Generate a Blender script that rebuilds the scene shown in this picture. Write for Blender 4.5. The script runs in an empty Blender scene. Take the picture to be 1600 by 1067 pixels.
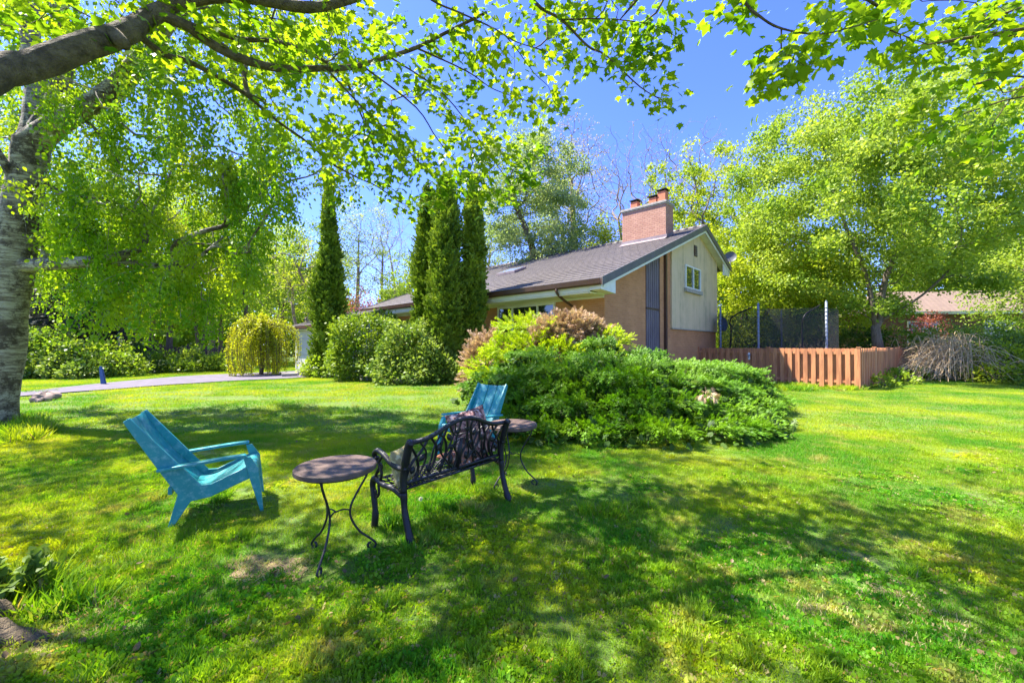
import bpy, math, random
import numpy as np
from mathutils import Vector, Matrix
random.seed(7); rng = np.random.default_rng(7)
S = bpy.context.scene; COL = S.collection
R = math.radians
# ------------------------------------------------------------------ camera, sky, sun, exposure
CAMH = 1.6; F = 632.0; HOR = 540.0
cam_d = bpy.data.cameras.new('camera'); cam = bpy.data.objects.new('camera', cam_d); COL.objects.link(cam)
cam_d.sensor_width = 36; cam_d.lens = 36*F/1600; cam_d.clip_start = 0.05; cam_d.clip_end = 2000
PITCH = math.atan((HOR-533.5)/F)
cam.location = (0, 0, CAMH); cam.rotation_euler = (math.pi/2+PITCH, 0, 0)
S.camera = cam
SUN_EL = R(58); SUN_AZ = math.atan2(-0.94, 0.27)       # compass style, from +Y towards +X
sun_dir = Vector((math.sin(SUN_AZ)*math.cos(SUN_EL), math.cos(SUN_AZ)*math.cos(SUN_EL), math.sin(SUN_EL)))
W = bpy.data.worlds.new('World'); S.world = W; W.use_nodes = True
nt = W.node_tree; nt.nodes.clear()
sky = nt.nodes.new('ShaderNodeTexSky'); sky.sky_type = 'NISHITA'; sky.sun_disc = False
sky.sun_elevation = SUN_EL; sky.sun_rotation = SUN_AZ % (2*math.pi); sky.air_density = 1.0; sky.dust_density = 0.3; sky.ozone_density = 2.5
hs = nt.nodes.new('ShaderNodeHueSaturation'); hs.inputs['Saturation'].default_value = 1.05; hs.inputs['Value'].default_value = 1.0; hs.inputs['Hue'].default_value = 0.507
bg = nt.nodes.new('ShaderNodeBackground'); bg.inputs['Strength'].default_value = 0.15
wo = nt.nodes.new('ShaderNodeOutputWorld')
nt.links.new(sky.outputs[0], hs.inputs['Color']); tn = nt.nodes.new('ShaderNodeMix'); tn.data_type = 'RGBA'; tn.blend_type = 'MULTIPLY'; tn.inputs[0].default_value = 1; tn.inputs[7].default_value = (.38, .46, .90, 1); nt.links.new(hs.outputs[0], tn.inputs[6]); nt.links.new(tn.outputs[2], bg.inputs['Color']); nt.links.new(bg.outputs[0], wo.inputs['Surface'])
sl = bpy.data.lights.new('sun', 'SUN'); sl.energy = 5.0; sl.angle = R(0.55); sl.color = (1, .95, .85)
so = bpy.data.objects.new('sun', sl); COL.objects.link(so); so.location = (-20, 10, 30)
so.rotation_euler = (-sun_dir).to_track_quat('-Z', 'Y').to_euler()
S.view_settings.view_transform = 'Standard'; S.view_settings.look = 'None'; S.view_settings.exposure = 1.82; S.view_settings.gamma = 1
try:
    S.cycles.max_bounces = 8; S.cycles.diffuse_bounces = 4; S.cycles.transmission_bounces = 6; S.cycles.transparent_max_bounces = 8
except Exception: pass

# ------------------------------------------------------------------ pixel <-> ground helpers (photo 1600x1067)
def ss(a, b, x):
    t = min(1, max(0, (x-a)/(b-a))); return t*t*(3-2*t)
def gz(x, y): return 0.3*ss(8.5, 13.5, y)*(1-ss(4, 9, x))
def dirpx(px, py):
    v = Vector(((px-800)/F, 1, (533.5-py)/F)); v.rotate(Matrix.Rotation(PITCH, 3, 'X')); return v/v.y
def at(px, py, d):
    v = dirpx(px, py); return Vector((v.x*d, d, CAMH+v.z*d))
def G(px, py):
    v = dirpx(px, py); d = 1.2
    while d < 200:
        p = at(px, py, d)
        if p.z <= gz(p.x, p.y): return Vector((p.x, p.y, gz(p.x, p.y)))
        d *= 1.004
    return at(px, py, 200)
def gp(x, y): return Vector((x, y, gz(x, y)))
def onx(px, d): x = (px-800)/F*d; return Vector((x, d, gz(x, d)))

# ------------------------------------------------------------------ tagging
def tag(o, label=None, cat=None, group=None, kind=None):
    if label: o['label'] = label
    if cat: o['category'] = cat
    if group: o['group'] = group
    if kind: o['kind'] = kind
    return o
def empty(name, loc=(0, 0, 0), rz=0, label=None, cat=None, group=None):
    o = bpy.data.objects.new(name, None); COL.objects.link(o); o.location = loc; o.rotation_euler = (0, 0, rz); o.empty_display_size = .2
    return tag(o, label, cat, group)
def copy_tree(o, parent=None):
    c = o.copy(); COL.objects.link(c); c.parent = parent
    for ch in list(o.children): copy_tree(ch, c)
    return c

# ------------------------------------------------------------------ materials
def N(nt, t, **kw):
    n = nt.nodes.new(t)
    for k, v in kw.items():
        if k in n.inputs.keys(): n.inputs[k].default_value = v
        else: setattr(n, k, v)
    return n
def newmat(name):
    m = bpy.data.materials.new(name); m.use_nodes = True; nt = m.node_tree
    return m, nt, nt.nodes['Principled BSDF'], nt.nodes['Material Output']
def c4(c): return (c[0], c[1], c[2], 1)
def mixc(nt, fac, a, b, mode='MIX'):
    n = nt.nodes.new('ShaderNodeMix'); n.data_type = 'RGBA'; n.blend_type = mode
    for i, v in ((0, fac), (6, a), (7, b)):
        if isinstance(v, bpy.types.NodeSocket): nt.links.new(v, n.inputs[i])
        elif i == 0: n.inputs[0].default_value = v
        else: n.inputs[i].default_value = c4(v)
    return n.outputs[2]
def ramp(nt, src, p0, p1):
    n = nt.nodes.new('ShaderNodeMapRange'); nt.links.new(src, n.inputs[0]); n.inputs[1].default_value = p0; n.inputs[2].default_value = p1
    return n.outputs[0]
def noise(nt, vec, scale, detail=4, rough=.6):
    n = N(nt, 'ShaderNodeTexNoise', Scale=scale, Detail=detail, Roughness=rough)
    if vec is not None: nt.links.new(vec, n.inputs['Vector'])
    return n.outputs[0]
def coords(nt, kind='Object', scale=None):
    t = nt.nodes.new('ShaderNodeTexCoord'); o = t.outputs[kind]
    if scale:
        m = nt.nodes.new('ShaderNodeMapping'); m.inputs['Scale'].default_value = scale; nt.links.new(o, m.inputs[0]); o = m.outputs[0]
    return o
def bump(nt, h, p, strength=.4, dist=.01):
    b = N(nt, 'ShaderNodeBump', Strength=strength, Distance=dist); nt.links.new(h, b.inputs['Height']); nt.links.new(b.outputs[0], p.inputs['Normal'])
def surf(name, ca, cb, scale=8, rough=.6, metal=0, bs=.3, bd=.005, stretch=None, p0=.35, p1=.65, spec=.5):
    m, nt, p, o = newmat(name); v = coords(nt, 'Object', stretch)
    n = noise(nt, v, scale); nt.links.new(mixc(nt, ramp(nt, n, p0, p1), ca, cb), p.inputs['Base Color'])
    p.inputs['Roughness'].default_value = rough; p.inputs['Metallic'].default_value = metal; p.inputs['Specular IOR Level'].default_value = spec
    if bs: bump(nt, noise(nt, v, scale*3), p, bs, bd)
    return m
def foliage(name, ca, cb, cc=None, transl=.35, rough=.5, nscale=.8, spec=.3, tcol=1.3):
    m, nt, p, o = newmat(name)
    a = N(nt, 'ShaderNodeAttribute', attribute_name='rnd')
    col = mixc(nt, a.outputs['Fac'], ca, cb)
    if cc:
        g = nt.nodes.new('ShaderNodeNewGeometry')
        col = mixc(nt, ramp(nt, noise(nt, g.outputs['Position'], nscale, 2), .42, .66), col, cc)
    nt.links.new(col, p.inputs['Base Color']); p.inputs['Roughness'].default_value = rough; p.inputs['Specular IOR Level'].default_value = spec
    t = nt.nodes.new('ShaderNodeBsdfTranslucent'); nt.links.new(mixc(nt, 1.0, col, (tcol*1.02, tcol*1.02, tcol*.5), 'MULTIPLY'), t.inputs[0])
    mx = nt.nodes.new('ShaderNodeMixShader'); mx.inputs[0].default_value = transl
    nt.links.new(p.outputs[0], mx.inputs[1]); nt.links.new(t.outputs[0], mx.inputs[2]); nt.links.new(mx.outputs[0], o.inputs['Surface'])
    return m
def brickmat(name, c1, c2, mortar, w=.22, h=.075, rowoff=.5):
    m, nt, p, o = newmat(name); t = nt.nodes.new('ShaderNodeTexCoord')
    sx = nt.nodes.new('ShaderNodeSeparateXYZ'); nt.links.new(t.outputs['Object'], sx.inputs[0])
    ad = N(nt, 'ShaderNodeMath', operation='ADD'); nt.links.new(sx.outputs[0], ad.inputs[0]); nt.links.new(sx.outputs[1], ad.inputs[1])
    cb = nt.nodes.new('ShaderNodeCombineXYZ'); nt.links.new(ad.outputs[0], cb.inputs[0]); nt.links.new(sx.outputs[2], cb.inputs[1])
    b = N(nt, 'ShaderNodeTexBrick', Scale=1.0); b.inputs['Brick Width'].default_value = w; b.inputs['Row Height'].default_value = h; b.inputs['Mortar Size'].default_value = .007
    b.inputs['Mortar Smooth'].default_value = .3; b.inputs['Bias'].default_value = 0
    b.inputs['Color1'].default_value = c4(c1); b.inputs['Color2'].default_value = c4(c2); b.inputs['Mortar'].default_value = c4(mortar)
    nt.links.new(cb.outputs[0], b.inputs['Vector'])
    n = noise(nt, t.outputs['Object'], 1.3, 5)
    nt.links.new(mixc(nt, ramp(nt, n, .3, .7), b.outputs[0], mixc(nt, 1.0, b.outputs[0], (.78, .74, .72), 'MULTIPLY')), p.inputs['Base Color'])
    p.inputs['Roughness'].default_value = .85
    inv = N(nt, 'ShaderNodeMath', operation='SUBTRACT'); inv.inputs[0].default_value = 1; nt.links.new(b.outputs[1], inv.inputs[1])
    bump(nt, inv.outputs[0], p, .5, .006)
    return m
M = {}
M['brick'] = brickmat('brown_brick', (.62, .275, .115), (.54, .23, .09), (.56, .31, .155))
M['chimney_brick'] = brickmat('pink_brick', (.55, .30, .20), (.47, .235, .155), (.26, .13, .09), .23, .085)
M['pale_brick'] = brickmat('pale_brick', (.42, .36, .31), (.34, .29, .25), (.2, .17, .15))
def stucco_mat():
    m, nt, p, o = newmat('stained_stucco'); v = coords(nt, 'Object')
    st = coords(nt, 'Object', (1, 1.6, .12)); a = ramp(nt, noise(nt, st, 1.6, 5, .65), .45, .75)
    b = ramp(nt, noise(nt, v, 2.2, 5), .4, .75)
    c = mixc(nt, a, (.66, .50, .30), (.36, .29, .17)); c = mixc(nt, b, c, (.70, .53, .33))
    nt.links.new(c, p.inputs['Base Color']); p.inputs['Roughness'].default_value = .9; bump(nt, noise(nt, v, 60), p, .3, .004); return m
M['stucco'] = stucco_mat()
M['white'] = surf('white_paint', (.80, .79, .74), (.70, .69, .63), 3, .5, bs=.05)
M['cream'] = surf('cream_soffit', (.74, .72, .60), (.66, .64, .52), 2, .6, bs=.05)
M['gutter'] = surf('brown_gutter', (.07, .032, .022), (.10, .048, .032), 3, .4)
M['rake'] = surf('grey_rake', (.10, .09, .085), (.14, .125, .12), 3, .5)
M['purple'] = surf('purple_boards', (.12, .09, .105), (.19, .15, .165), 4, .7, stretch=(1, 1, .2))
M['concrete'] = surf('concrete', (.42, .38, .32), (.30, .27, .22), 9, .9)
M['terracotta'] = surf('terracotta', (.62, .20, .09), (.50, .15, .07), 6, .8)
M['black_metal'] = surf('black_iron', (.018, .017, .017), (.035, .03, .03), 30, .42, .6, .5, .002)
M['grey_metal'] = surf('grey_metal', (.22, .22, .23), (.30, .30, .30), 8, .4, .3)
M['flashing'] = surf('flashing', (.20, .15, .15), (.28, .22, .21), 4, .5, .3)
def bench_mat():
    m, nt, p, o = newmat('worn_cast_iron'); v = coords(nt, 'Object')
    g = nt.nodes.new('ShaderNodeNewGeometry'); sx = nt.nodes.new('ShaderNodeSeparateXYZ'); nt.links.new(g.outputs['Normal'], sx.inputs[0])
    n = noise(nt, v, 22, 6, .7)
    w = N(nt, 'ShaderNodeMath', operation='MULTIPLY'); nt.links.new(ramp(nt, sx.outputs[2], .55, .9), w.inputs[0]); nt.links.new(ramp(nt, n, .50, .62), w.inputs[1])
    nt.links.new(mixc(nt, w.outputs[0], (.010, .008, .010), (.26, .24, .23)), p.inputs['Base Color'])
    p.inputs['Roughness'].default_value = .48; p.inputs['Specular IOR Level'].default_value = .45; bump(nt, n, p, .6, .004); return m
M['bench'] = bench_mat()
def teal_mat():
    m, nt, p, o = newmat('teal_plastic'); v = coords(nt, 'Object')
    c = mixc(nt, ramp(nt, noise(nt, v, 3, 5), .35, .7), (.008, .23, .25), (.02, .32, .34))
    c = mixc(nt, ramp(nt, noise(nt, coords(nt, 'Object', (4, 4, 4)), 3.5, 7, .78), .50, .74), c, (.24, .48, .50))
    nt.links.new(c, p.inputs['Base Color']); rv = nt.nodes.new('ShaderNodeMapRange'); nt.links.new(noise(nt, v, 9, 6, .7), rv.inputs[0]); rv.inputs[3].default_value = .25; rv.inputs[4].default_value = .6; nt.links.new(rv.outputs[0], p.inputs['Roughness']); p.inputs['Specular IOR Level'].default_value = .7; return m
M['teal'] = teal_mat()
def roof_mat(name, ca, cb, cc):
    m, nt, p, o = newmat(name); t = nt.nodes.new('ShaderNodeTexCoord')
    b = N(nt, 'ShaderNodeTexBrick', Scale=1.0); b.inputs['Brick Width'].default_value = .36; b.inputs['Row Height'].default_value = .335; b.inputs['Mortar Size'].default_value = .02
    b.inputs['Color1'].default_value = c4(ca); b.inputs['Color2'].default_value = c4(cb); b.inputs['Mortar'].default_value = c4([x*.55 for x in ca])
    nt.links.new(t.outputs['Object'], b.inputs['Vector'])
    nt.links.new(mixc(nt, ramp(nt, noise(nt, t.outputs['Object'], 14, 5, .7), .5, .75), b.outputs[0], cc), p.inputs['Base Color'])
    p.inputs['Roughness'].default_value = .55; bump(nt, noise(nt, t.outputs['Object'], 20), p, .4, .01); return m
M['roof'] = roof_mat('roof_tile', (.075, .060, .055), (.11, .09, .08), (.18, .15, .13))
M['far_roof'] = roof_mat('far_shingles', (.20, .135, .09), (.25, .17, .115), (.28, .20, .14))
def glass_mat(name, c, r=.05):
    m, nt, p, o = newmat(name); p.inputs['Base Color'].default_value = c4(c); p.inputs['Roughness'].default_value = r; p.inputs['Specular IOR Level'].default_value = 1.0
    p.inputs['Coat Weight'].default_value = .6; p.inputs['Coat Roughness'].default_value = .03
    return m
M['glass'] = glass_mat('window_glass', (.03, .04, .03))
M['skylight'] = glass_mat('skylight_glass', (.25, .28, .32), .2)
M['wood_fence'] = surf('red_cedar_boards', (.58, .25, .105), (.38, .15, .065), 2.5, .8, stretch=(4, 4, .5), bs=.5, p0=.40, p1=.62)
M['wood_dark'] = surf('weathered_boards', (.10, .06, .045), (.16, .10, .075), 3, .85, stretch=(4, 4, .5))
M['bark'] = surf('grey_bark', (.115, .085, .062), (.21, .165, .125), 7, .95, stretch=(3, 3, .8), bs=.9, bd=.03)
M['bark_brown'] = surf('brown_bark', (.10, .07, .05), (.17, .125, .09), 9, .95, stretch=(3, 3, .8), bs=.8, bd=.02)
M['bark_pale'] = surf('pale_bark', (.20, .15, .09), (.31, .24, .16), 7, .95, stretch=(3, 3, .8), bs=.8, bd=.02)
M['maple_bark'] = surf('maple_bark', (.075, .052, .030), (.19, .14, .085), 16, .9, bs=1, bd=.03, p0=.35, p1=.65)
def birch_mat():
    m, nt, p, o = newmat('birch_bark'); v = coords(nt, 'Object')
    h = ramp(nt, noise(nt, coords(nt, 'Object', (1.0, 1.0, 9)), 2.6, 7, .75), .45, .56)
    d = ramp(nt, noise(nt, coords(nt, 'Object', (1.6, 1.6, 1.9)), 1.6, 8, .8), .47, .56)
    c = mixc(nt, h, (.50, .44, .35), (.20, .155, .12)); c = mixc(nt, d, c, (.085, .06, .045))
    nt.links.new(c, p.inputs['Base Color']); p.inputs['Roughness'].default_value = .8; bump(nt, noise(nt, coords(nt, 'Object', (1.5, 1.5, 6)), 4, 8, .75), p, 1, .04); return m
M['birch'] = birch_mat()
M['iron_table'] = surf('dark_iron', (.02, .022, .028), (.05, .045, .045), 40, .45, .5, .4, .001)
def slab_mat():
    m, nt, p, o = newmat('brown_stone_top'); v = coords(nt, 'Object')
    c = mixc(nt, ramp(nt, noise(nt, v, 9, 6, .7), .35, .7), (.065, .036, .025), (.17, .11, .085))
    nt.links.new(c, p.inputs['Base Color']); p.inputs['Roughness'].default_value = .6; bump(nt, noise(nt, v, 60), p, .4, .002); return m
M['table_top'] = slab_mat()
def fabric(name, cols, sc=14):
    m, nt, p, o = newmat(name); v = coords(nt, 'Object'); c = mixc(nt, ramp(nt, noise(nt, v, sc, 3), .45, .52), cols[0], cols[1])
    c = mixc(nt, ramp(nt, noise(nt, coords(nt, 'Object', (1.3, .8, 1.1)), sc*1.4, 3), .55, .60), c, cols[2])
    nt.links.new(c, p.inputs['Base Color']); p.inputs['Roughness'].default_value = .95; bump(nt, noise(nt, v, 180), p, .4, .002); return m
M['moss_fabric'] = fabric('olive_fabric', ((.60, .46, .18), (.40, .30, .13), (.75, .62, .32)), 12)
M['floral'] = fabric('floral_fabric', ((.50, .25, .20), (.13, .055, .05), (.70, .48, .42)), 15)
M['rust'] = fabric('rust_fabric', ((.36, .13, .06), (.22, .08, .05), (.50, .36, .28)), 15)
M['rock'] = surf('rock', (.36, .25, .20), (.22, .17, .14), 12, .9, bs=.8)
M['asphalt'] = surf('driveway', (.15, .125, .155), (.10, .085, .105), 4, .9, bs=.4)
M['blue'] = surf('blue_plastic', (.02, .07, .20), (.03, .09, .26), 5, .5)
M['dish'] = surf('dish_grey', (.07, .075, .08), (.09, .095, .10), 5, .5)
M['steel'] = surf('galvanised', (.15, .18, .23), (.24, .27, .32), 20, .4, .2)
M['door_white'] = surf('door_white', (.62, .60, .57), (.56, .54, .51), 3, .6, bs=.05)
def net_mat():
    m, nt, p, o = newmat('black_netting'); p.inputs['Base Color'].default_value = (.02, .022, .024, 1); p.inputs['Alpha'].default_value = .48; p.inputs['Roughness'].default_value = .8; return m
M['net'] = net_mat()
# foliage
M['maple_leaf'] = foliage('maple_leaf', (0.085, 0.2, 0.008), (0.2, 0.32, 0.012), (0.3, 0.39, 0.015), .55, .4, 1.1, .25, 1.55)
M['birch_leaf'] = foliage('birch_leaf', (0.13, 0.28, 0.008), (0.25, 0.38, 0.012), (0.36, 0.44, 0.02), .5, .42, .9, .25, 1.5)
M['tree_yellow'] = foliage('yellow_green_leaf', (0.3, 0.38, 0.02), (0.46, 0.5, 0.035), (0.24, 0.35, 0.02), .5, .5, .5)
M['tree_fresh'] = foliage('fresh_green_leaf', (0.26, 0.37, 0.04), (0.42, 0.49, 0.07), (0.2, 0.32, 0.03), .5, .5, .5)
M['tree_green'] = foliage('green_leaf', (0.11, 0.21, 0.015), (0.22, 0.33, 0.025), (0.29, 0.38, 0.03), .45, .5, .5)
M['tree_silver'] = foliage('silver_leaf', (0.24, 0.32, 0.12), (0.44, 0.5, 0.25), (0.18, 0.27, 0.08), .45, .6, .5)
M['tree_bud'] = foliage('tan_bud', (.30, .24, .13), (.38, .36, .15), None, .4)
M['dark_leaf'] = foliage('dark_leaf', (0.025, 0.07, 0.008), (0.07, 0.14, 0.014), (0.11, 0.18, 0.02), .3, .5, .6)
M['spruce'] = foliage('spruce_needle', (.018, .035, .016), (.04, .062, .024), (.055, .055, .035), .15, .6, .6)
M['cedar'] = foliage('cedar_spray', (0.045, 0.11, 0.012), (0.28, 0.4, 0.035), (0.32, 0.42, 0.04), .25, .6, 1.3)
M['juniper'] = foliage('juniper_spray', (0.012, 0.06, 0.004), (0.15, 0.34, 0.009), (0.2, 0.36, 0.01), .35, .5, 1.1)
M['juniper_sunlit'] = foliage('juniper_sunlit', (0.15, 0.3, 0.006), (0.5, 0.62, 0.012), (0.52, 0.6, 0.012), .35, .5, 1.4)  # brighter copy of the juniper colour, painted as lit by sun
M['dead'] = foliage('dead_spray', (.44, .30, .19), (.64, .47, .33), (.36, .24, .15), .2, .8, 2)
M['shrub'] = foliage('shrub_leaf', (0.17, 0.26, 0.02), (0.3, 0.38, 0.03), (0.11, 0.2, 0.015), .35, .5, 1.5)
M['shrub_pale'] = foliage('pale_shrub_leaf', (0.2, 0.29, 0.045), (0.34, 0.42, 0.075), (0.13, 0.22, 0.03), .35, .5, 1.5)
M['weeping'] = foliage('weeping_leaf', (0.46, 0.47, 0.012), (0.7, 0.69, 0.02), (0.36, 0.42, 0.018), .4, .5, 1.5)
M['twig'] = surf('dead_twigs', (.58, .40, .21), (.70, .52, .30), 12, .95)
M['magenta'] = foliage('red_leaf', (.30, .08, .07), (.38, .14, .10), None, .4)

# ------------------------------------------------------------------ mesh builder
class MB:
    def __init__(s): s.v = []; s.f = []
    def add(s, vs, fs):
        o = len(s.v); s.v += [tuple(v) for v in vs]; s.f += [tuple(i+o for i in f) for f in fs]; return s
    def box(s, x0, x1, y0, y1, z0, z1, mt=None):
        vs = [Vector((x, y, z)) for x in (x0, x1) for y in (y0, y1) for z in (z0, z1)]
        if mt: vs = [mt @ v for v in vs]
        return s.add(vs, [(0, 1, 3, 2), (4, 6, 7, 5), (0, 4, 5, 1), (2, 3, 7, 6), (0, 2, 6, 4), (1, 5, 7, 3)])
    def prism(s, poly, axis, a, b, mt=None):    # poly in the other two axes; extruded along axis from a to b
        def p(u, w, t): return {0: (t, u, w), 1: (u, t, w), 2: (u, w, t)}[axis]
        n = len(poly); vs = [Vector(p(u, w, a)) for u, w in poly]+[Vector(p(u, w, b)) for u, w in poly]
        if mt: vs = [mt @ v for v in vs]
        return s.add(vs, [tuple(range(n))[::-1], tuple(range(n, 2*n))]+[(i, (i+1) % n, (i+1) % n+n, i+n) for i in range(n)])
    def tube(s, pts, rad, k=8, cap=True, flat=1.0, up=None):
        pts = [Vector(p) for p in pts]; n = len(pts)
        if not hasattr(rad, '__len__'): rad = [rad]*n
        o = len(s.v); ref = None; fs = []
        for i, p in enumerate(pts):
            t = (pts[min(i+1, n-1)]-pts[max(i-1, 0)])
            if t.length < 1e-9: t = Vector((0, 0, 1))
            t.normalize()
            if ref is None: ref = Vector(up) if up else (Vector((0, 0, 1)) if abs(t.z) < .9 else Vector((1, 0, 0)))
            a = (ref-t*ref.dot(t)); a = a.normalized() if a.length > 1e-6 else t.orthogonal().normalized(); b = t.cross(a); ref = a
            for j in range(k):
                w = 2*math.pi*j/k; s.v.append(tuple(p+a*(math.cos(w)*rad[i]*flat)+b*(math.sin(w)*rad[i])))
        for i in range(n-1):
            for j in range(k): q = o+i*k+j; r = o+i*k+(j+1) % k; fs.append((q, r, r+k, q+k))
        if cap: fs.append(tuple(range(o, o+k))[::-1]); fs.append(tuple(range(o+(n-1)*k, o+n*k)))
        s.f += fs; return s
    def lathe(s, prof, k=24, c=(0, 0, 0), cap=True):
        o = len(s.v)
        for r, z in prof:
            for j in range(k): w = 2*math.pi*j/k; s.v.append((c[0]+r*math.cos(w), c[1]+r*math.sin(w), c[2]+z))
        n = len(prof)
        for i in range(n-1):
            for j in range(k): q = o+i*k+j; r_ = o+i*k+(j+1) % k; s.f.append((q, r_, r_+k, q+k))
        if cap: s.f.append(tuple(range(o, o+k))[::-1]); s.f.append(tuple(range(o+(n-1)*k, o+n*k)))
        return s
    def build(s, name, mat, parent=None, smooth=False, bevel=0, sub=0):
        me = bpy.data.meshes.new(name); me.from_pydata(s.v, [], s.f); me.validate(); me.update()
        if smooth: me.polygons.foreach_set('use_smooth', [True]*len(me.polygons))
        me.materials.append(mat if not isinstance(mat, str) else M[mat]); o = bpy.data.objects.new(name, me); COL.objects.link(o)
        if parent: o.parent = parent
        if bevel: b = o.modifiers.new('bevel', 'BEVEL'); b.width = bevel; b.segments = 2; b.limit_method = 'ANGLE'
        if sub: b = o.modifiers.new('sub', 'SUBSURF'); b.levels = sub; b.render_levels = sub
        return o
def spline(pts, n=6):
    pts = [Vector(p) for p in pts]; out = []
    for i in range(len(pts)-1):
        p0 = pts[max(i-1, 0)]; p1 = pts[i]; p2 = pts[i+1]; p3 = pts[min(i+2, len(pts)-1)]
        for j in range(n):
            t = j/n; out.append(.5*((2*p1)+(p2-p0)*t+(2*p0-5*p1+4*p2-p3)*t*t+(3*p1-p0-3*p2+p3)*t**3))
    out.append(pts[-1]); return out

# ------------------------------------------------------------------ leaf templates and leaf clouds
def tpl(v, f): return (np.array([(a[0], a[1], a[2] if len(a) > 2 else 0) for a in v], float), f)
T_LEAF = tpl([(0, 0), (.34, .42, .06), (0, 1), (-.34, .42, .06)], [(0, 1, 2, 3)])
T_OVAL = tpl([(0, 0), (.3, .25, .07), (.3, .6, .05), (0, 1, -.05), (-.3, .6, .05), (-.3, .25, .07)], [(0, 1, 2, 3), (0, 3, 4, 5)])
half = [(.22, -.12, .02), (.24, .08, .02), (.60, .16, -.03), (.44, .34, .04), (.62, .58, -.05), (.30, .52, .04), (.22, .70, .02)]
T_MAPLE = tpl([(0, 0, 0)]+half+[(0, 1.0, -.10)]+[(-x, y, z) for x, y, z in half[::-1]], [(0, 1, 2, 3, 4, 5, 6, 7, 8), (0, 8, 9, 10, 11, 12, 13, 14, 15)])
def spray_tpl(n=5, w=.05, sp=.42):
    v = []; f = []
    def bl(b, d, L):
        o = len(v); px = (-d[1], d[0]); z = random.uniform(-.06, .06)
        v.extend([(b[0]-px[0]*w, b[1]-px[1]*w, 0), (b[0]+px[0]*w, b[1]+px[1]*w, 0), (b[0]+d[0]*L, b[1]+d[1]*L, z)]); f.append((o, o+1, o+2))
    bl((0, 0), (0, 1), 1.0)
    for i in range(n):
        t = .12+.62*i/n; L = (.52-.3*i/n)
        for s_ in (-1, 1):
            a = 0.75+random.uniform(-.12, .12); bl((0, t), (s_*math.sin(a), math.cos(a)), L)
    return tpl(v, f)
T_SPRAY = spray_tpl(4, .055); T_SCALE = spray_tpl(3, .17, )
T_FERN = spray_tpl(6, .032, )
T_CLUMP3 = tpl([(0, 0), (.2, .35, .1), (0, .8), (-.2, .35, .1), (.05, .1, 0), (.55, .3, .2), (.75, .75, .1), (.3, .5, -.1), (-.05, .1), (-.5, .15, -.2), (-.8, .55, 0), (-.35, .5, .1)], [(0, 1, 2, 3), (4, 5, 6, 7), (8, 9, 10, 11)])
def leafcloud(name, pos, size, T, mat, parent=None, dirs=None, up=None, jit=.6, rnd=None, obj=True):
    """pos Nx3, size N, dirs Nx3 wanted tip direction, up Nx3 wanted face normal"""
    pos = np.asarray(pos, float); n = len(pos); size = np.broadcast_to(np.asarray(size, float), (n,))
    if dirs is None: dirs = rng.normal(size=(n, 3))
    y = np.asarray(dirs, float)+rng.normal(size=(n, 3))*jit; y /= np.linalg.norm(y, axis=1)[:, None]+1e-9
    u = (rng.normal(size=(n, 3)) if up is None else np.asarray(up, float)+rng.normal(size=(n, 3))*jit*.8)
    x = np.cross(y, u); x /= np.linalg.norm(x, axis=1)[:, None]+1e-9; z = np.cross(x, y)
    tv, tf = T; k = len(tv)
    V = pos[:, None, :]+size[:, None, None]*(tv[None, :, 0:1]*x[:, None, :]+tv[None, :, 1:2]*y[:, None, :]+tv[None, :, 2:3]*z[:, None, :])
    V = V.reshape(-1, 3)
    lens = np.array([len(f) for f in tf]); fl = np.concatenate([np.array(f) for f in tf])
    loops = (fl[None, :]+(np.arange(n)*k)[:, None]).ravel(); lt = np.tile(lens, n); ls = np.concatenate([[0], np.cumsum(lt)[:-1]])
    me = bpy.data.meshes.new(name); me.vertices.add(len(V)); me.vertices.foreach_set('co', V.ravel().astype(np.float32))
    me.loops.add(len(loops)); me.loops.foreach_set('vertex_index', loops.astype(np.int32))
    me.polygons.add(len(lt)); me.polygons.foreach_set('loop_start', ls.astype(np.int32)); me.polygons.foreach_set('loop_total', lt.astype(np.int32))
    me.update(calc_edges=True)
    if rnd is None: rnd = rng.random(n)
    a = me.attributes.new('rnd', 'FLOAT', 'FACE'); a.data.foreach_set('value', np.repeat(rnd, len(tf)).astype(np.float32))
    me.materials.append(M[mat])
    if not obj: return me
    o = bpy.data.objects.new(name, me); COL.objects.link(o)
    if parent: o.parent = parent
    return o

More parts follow.
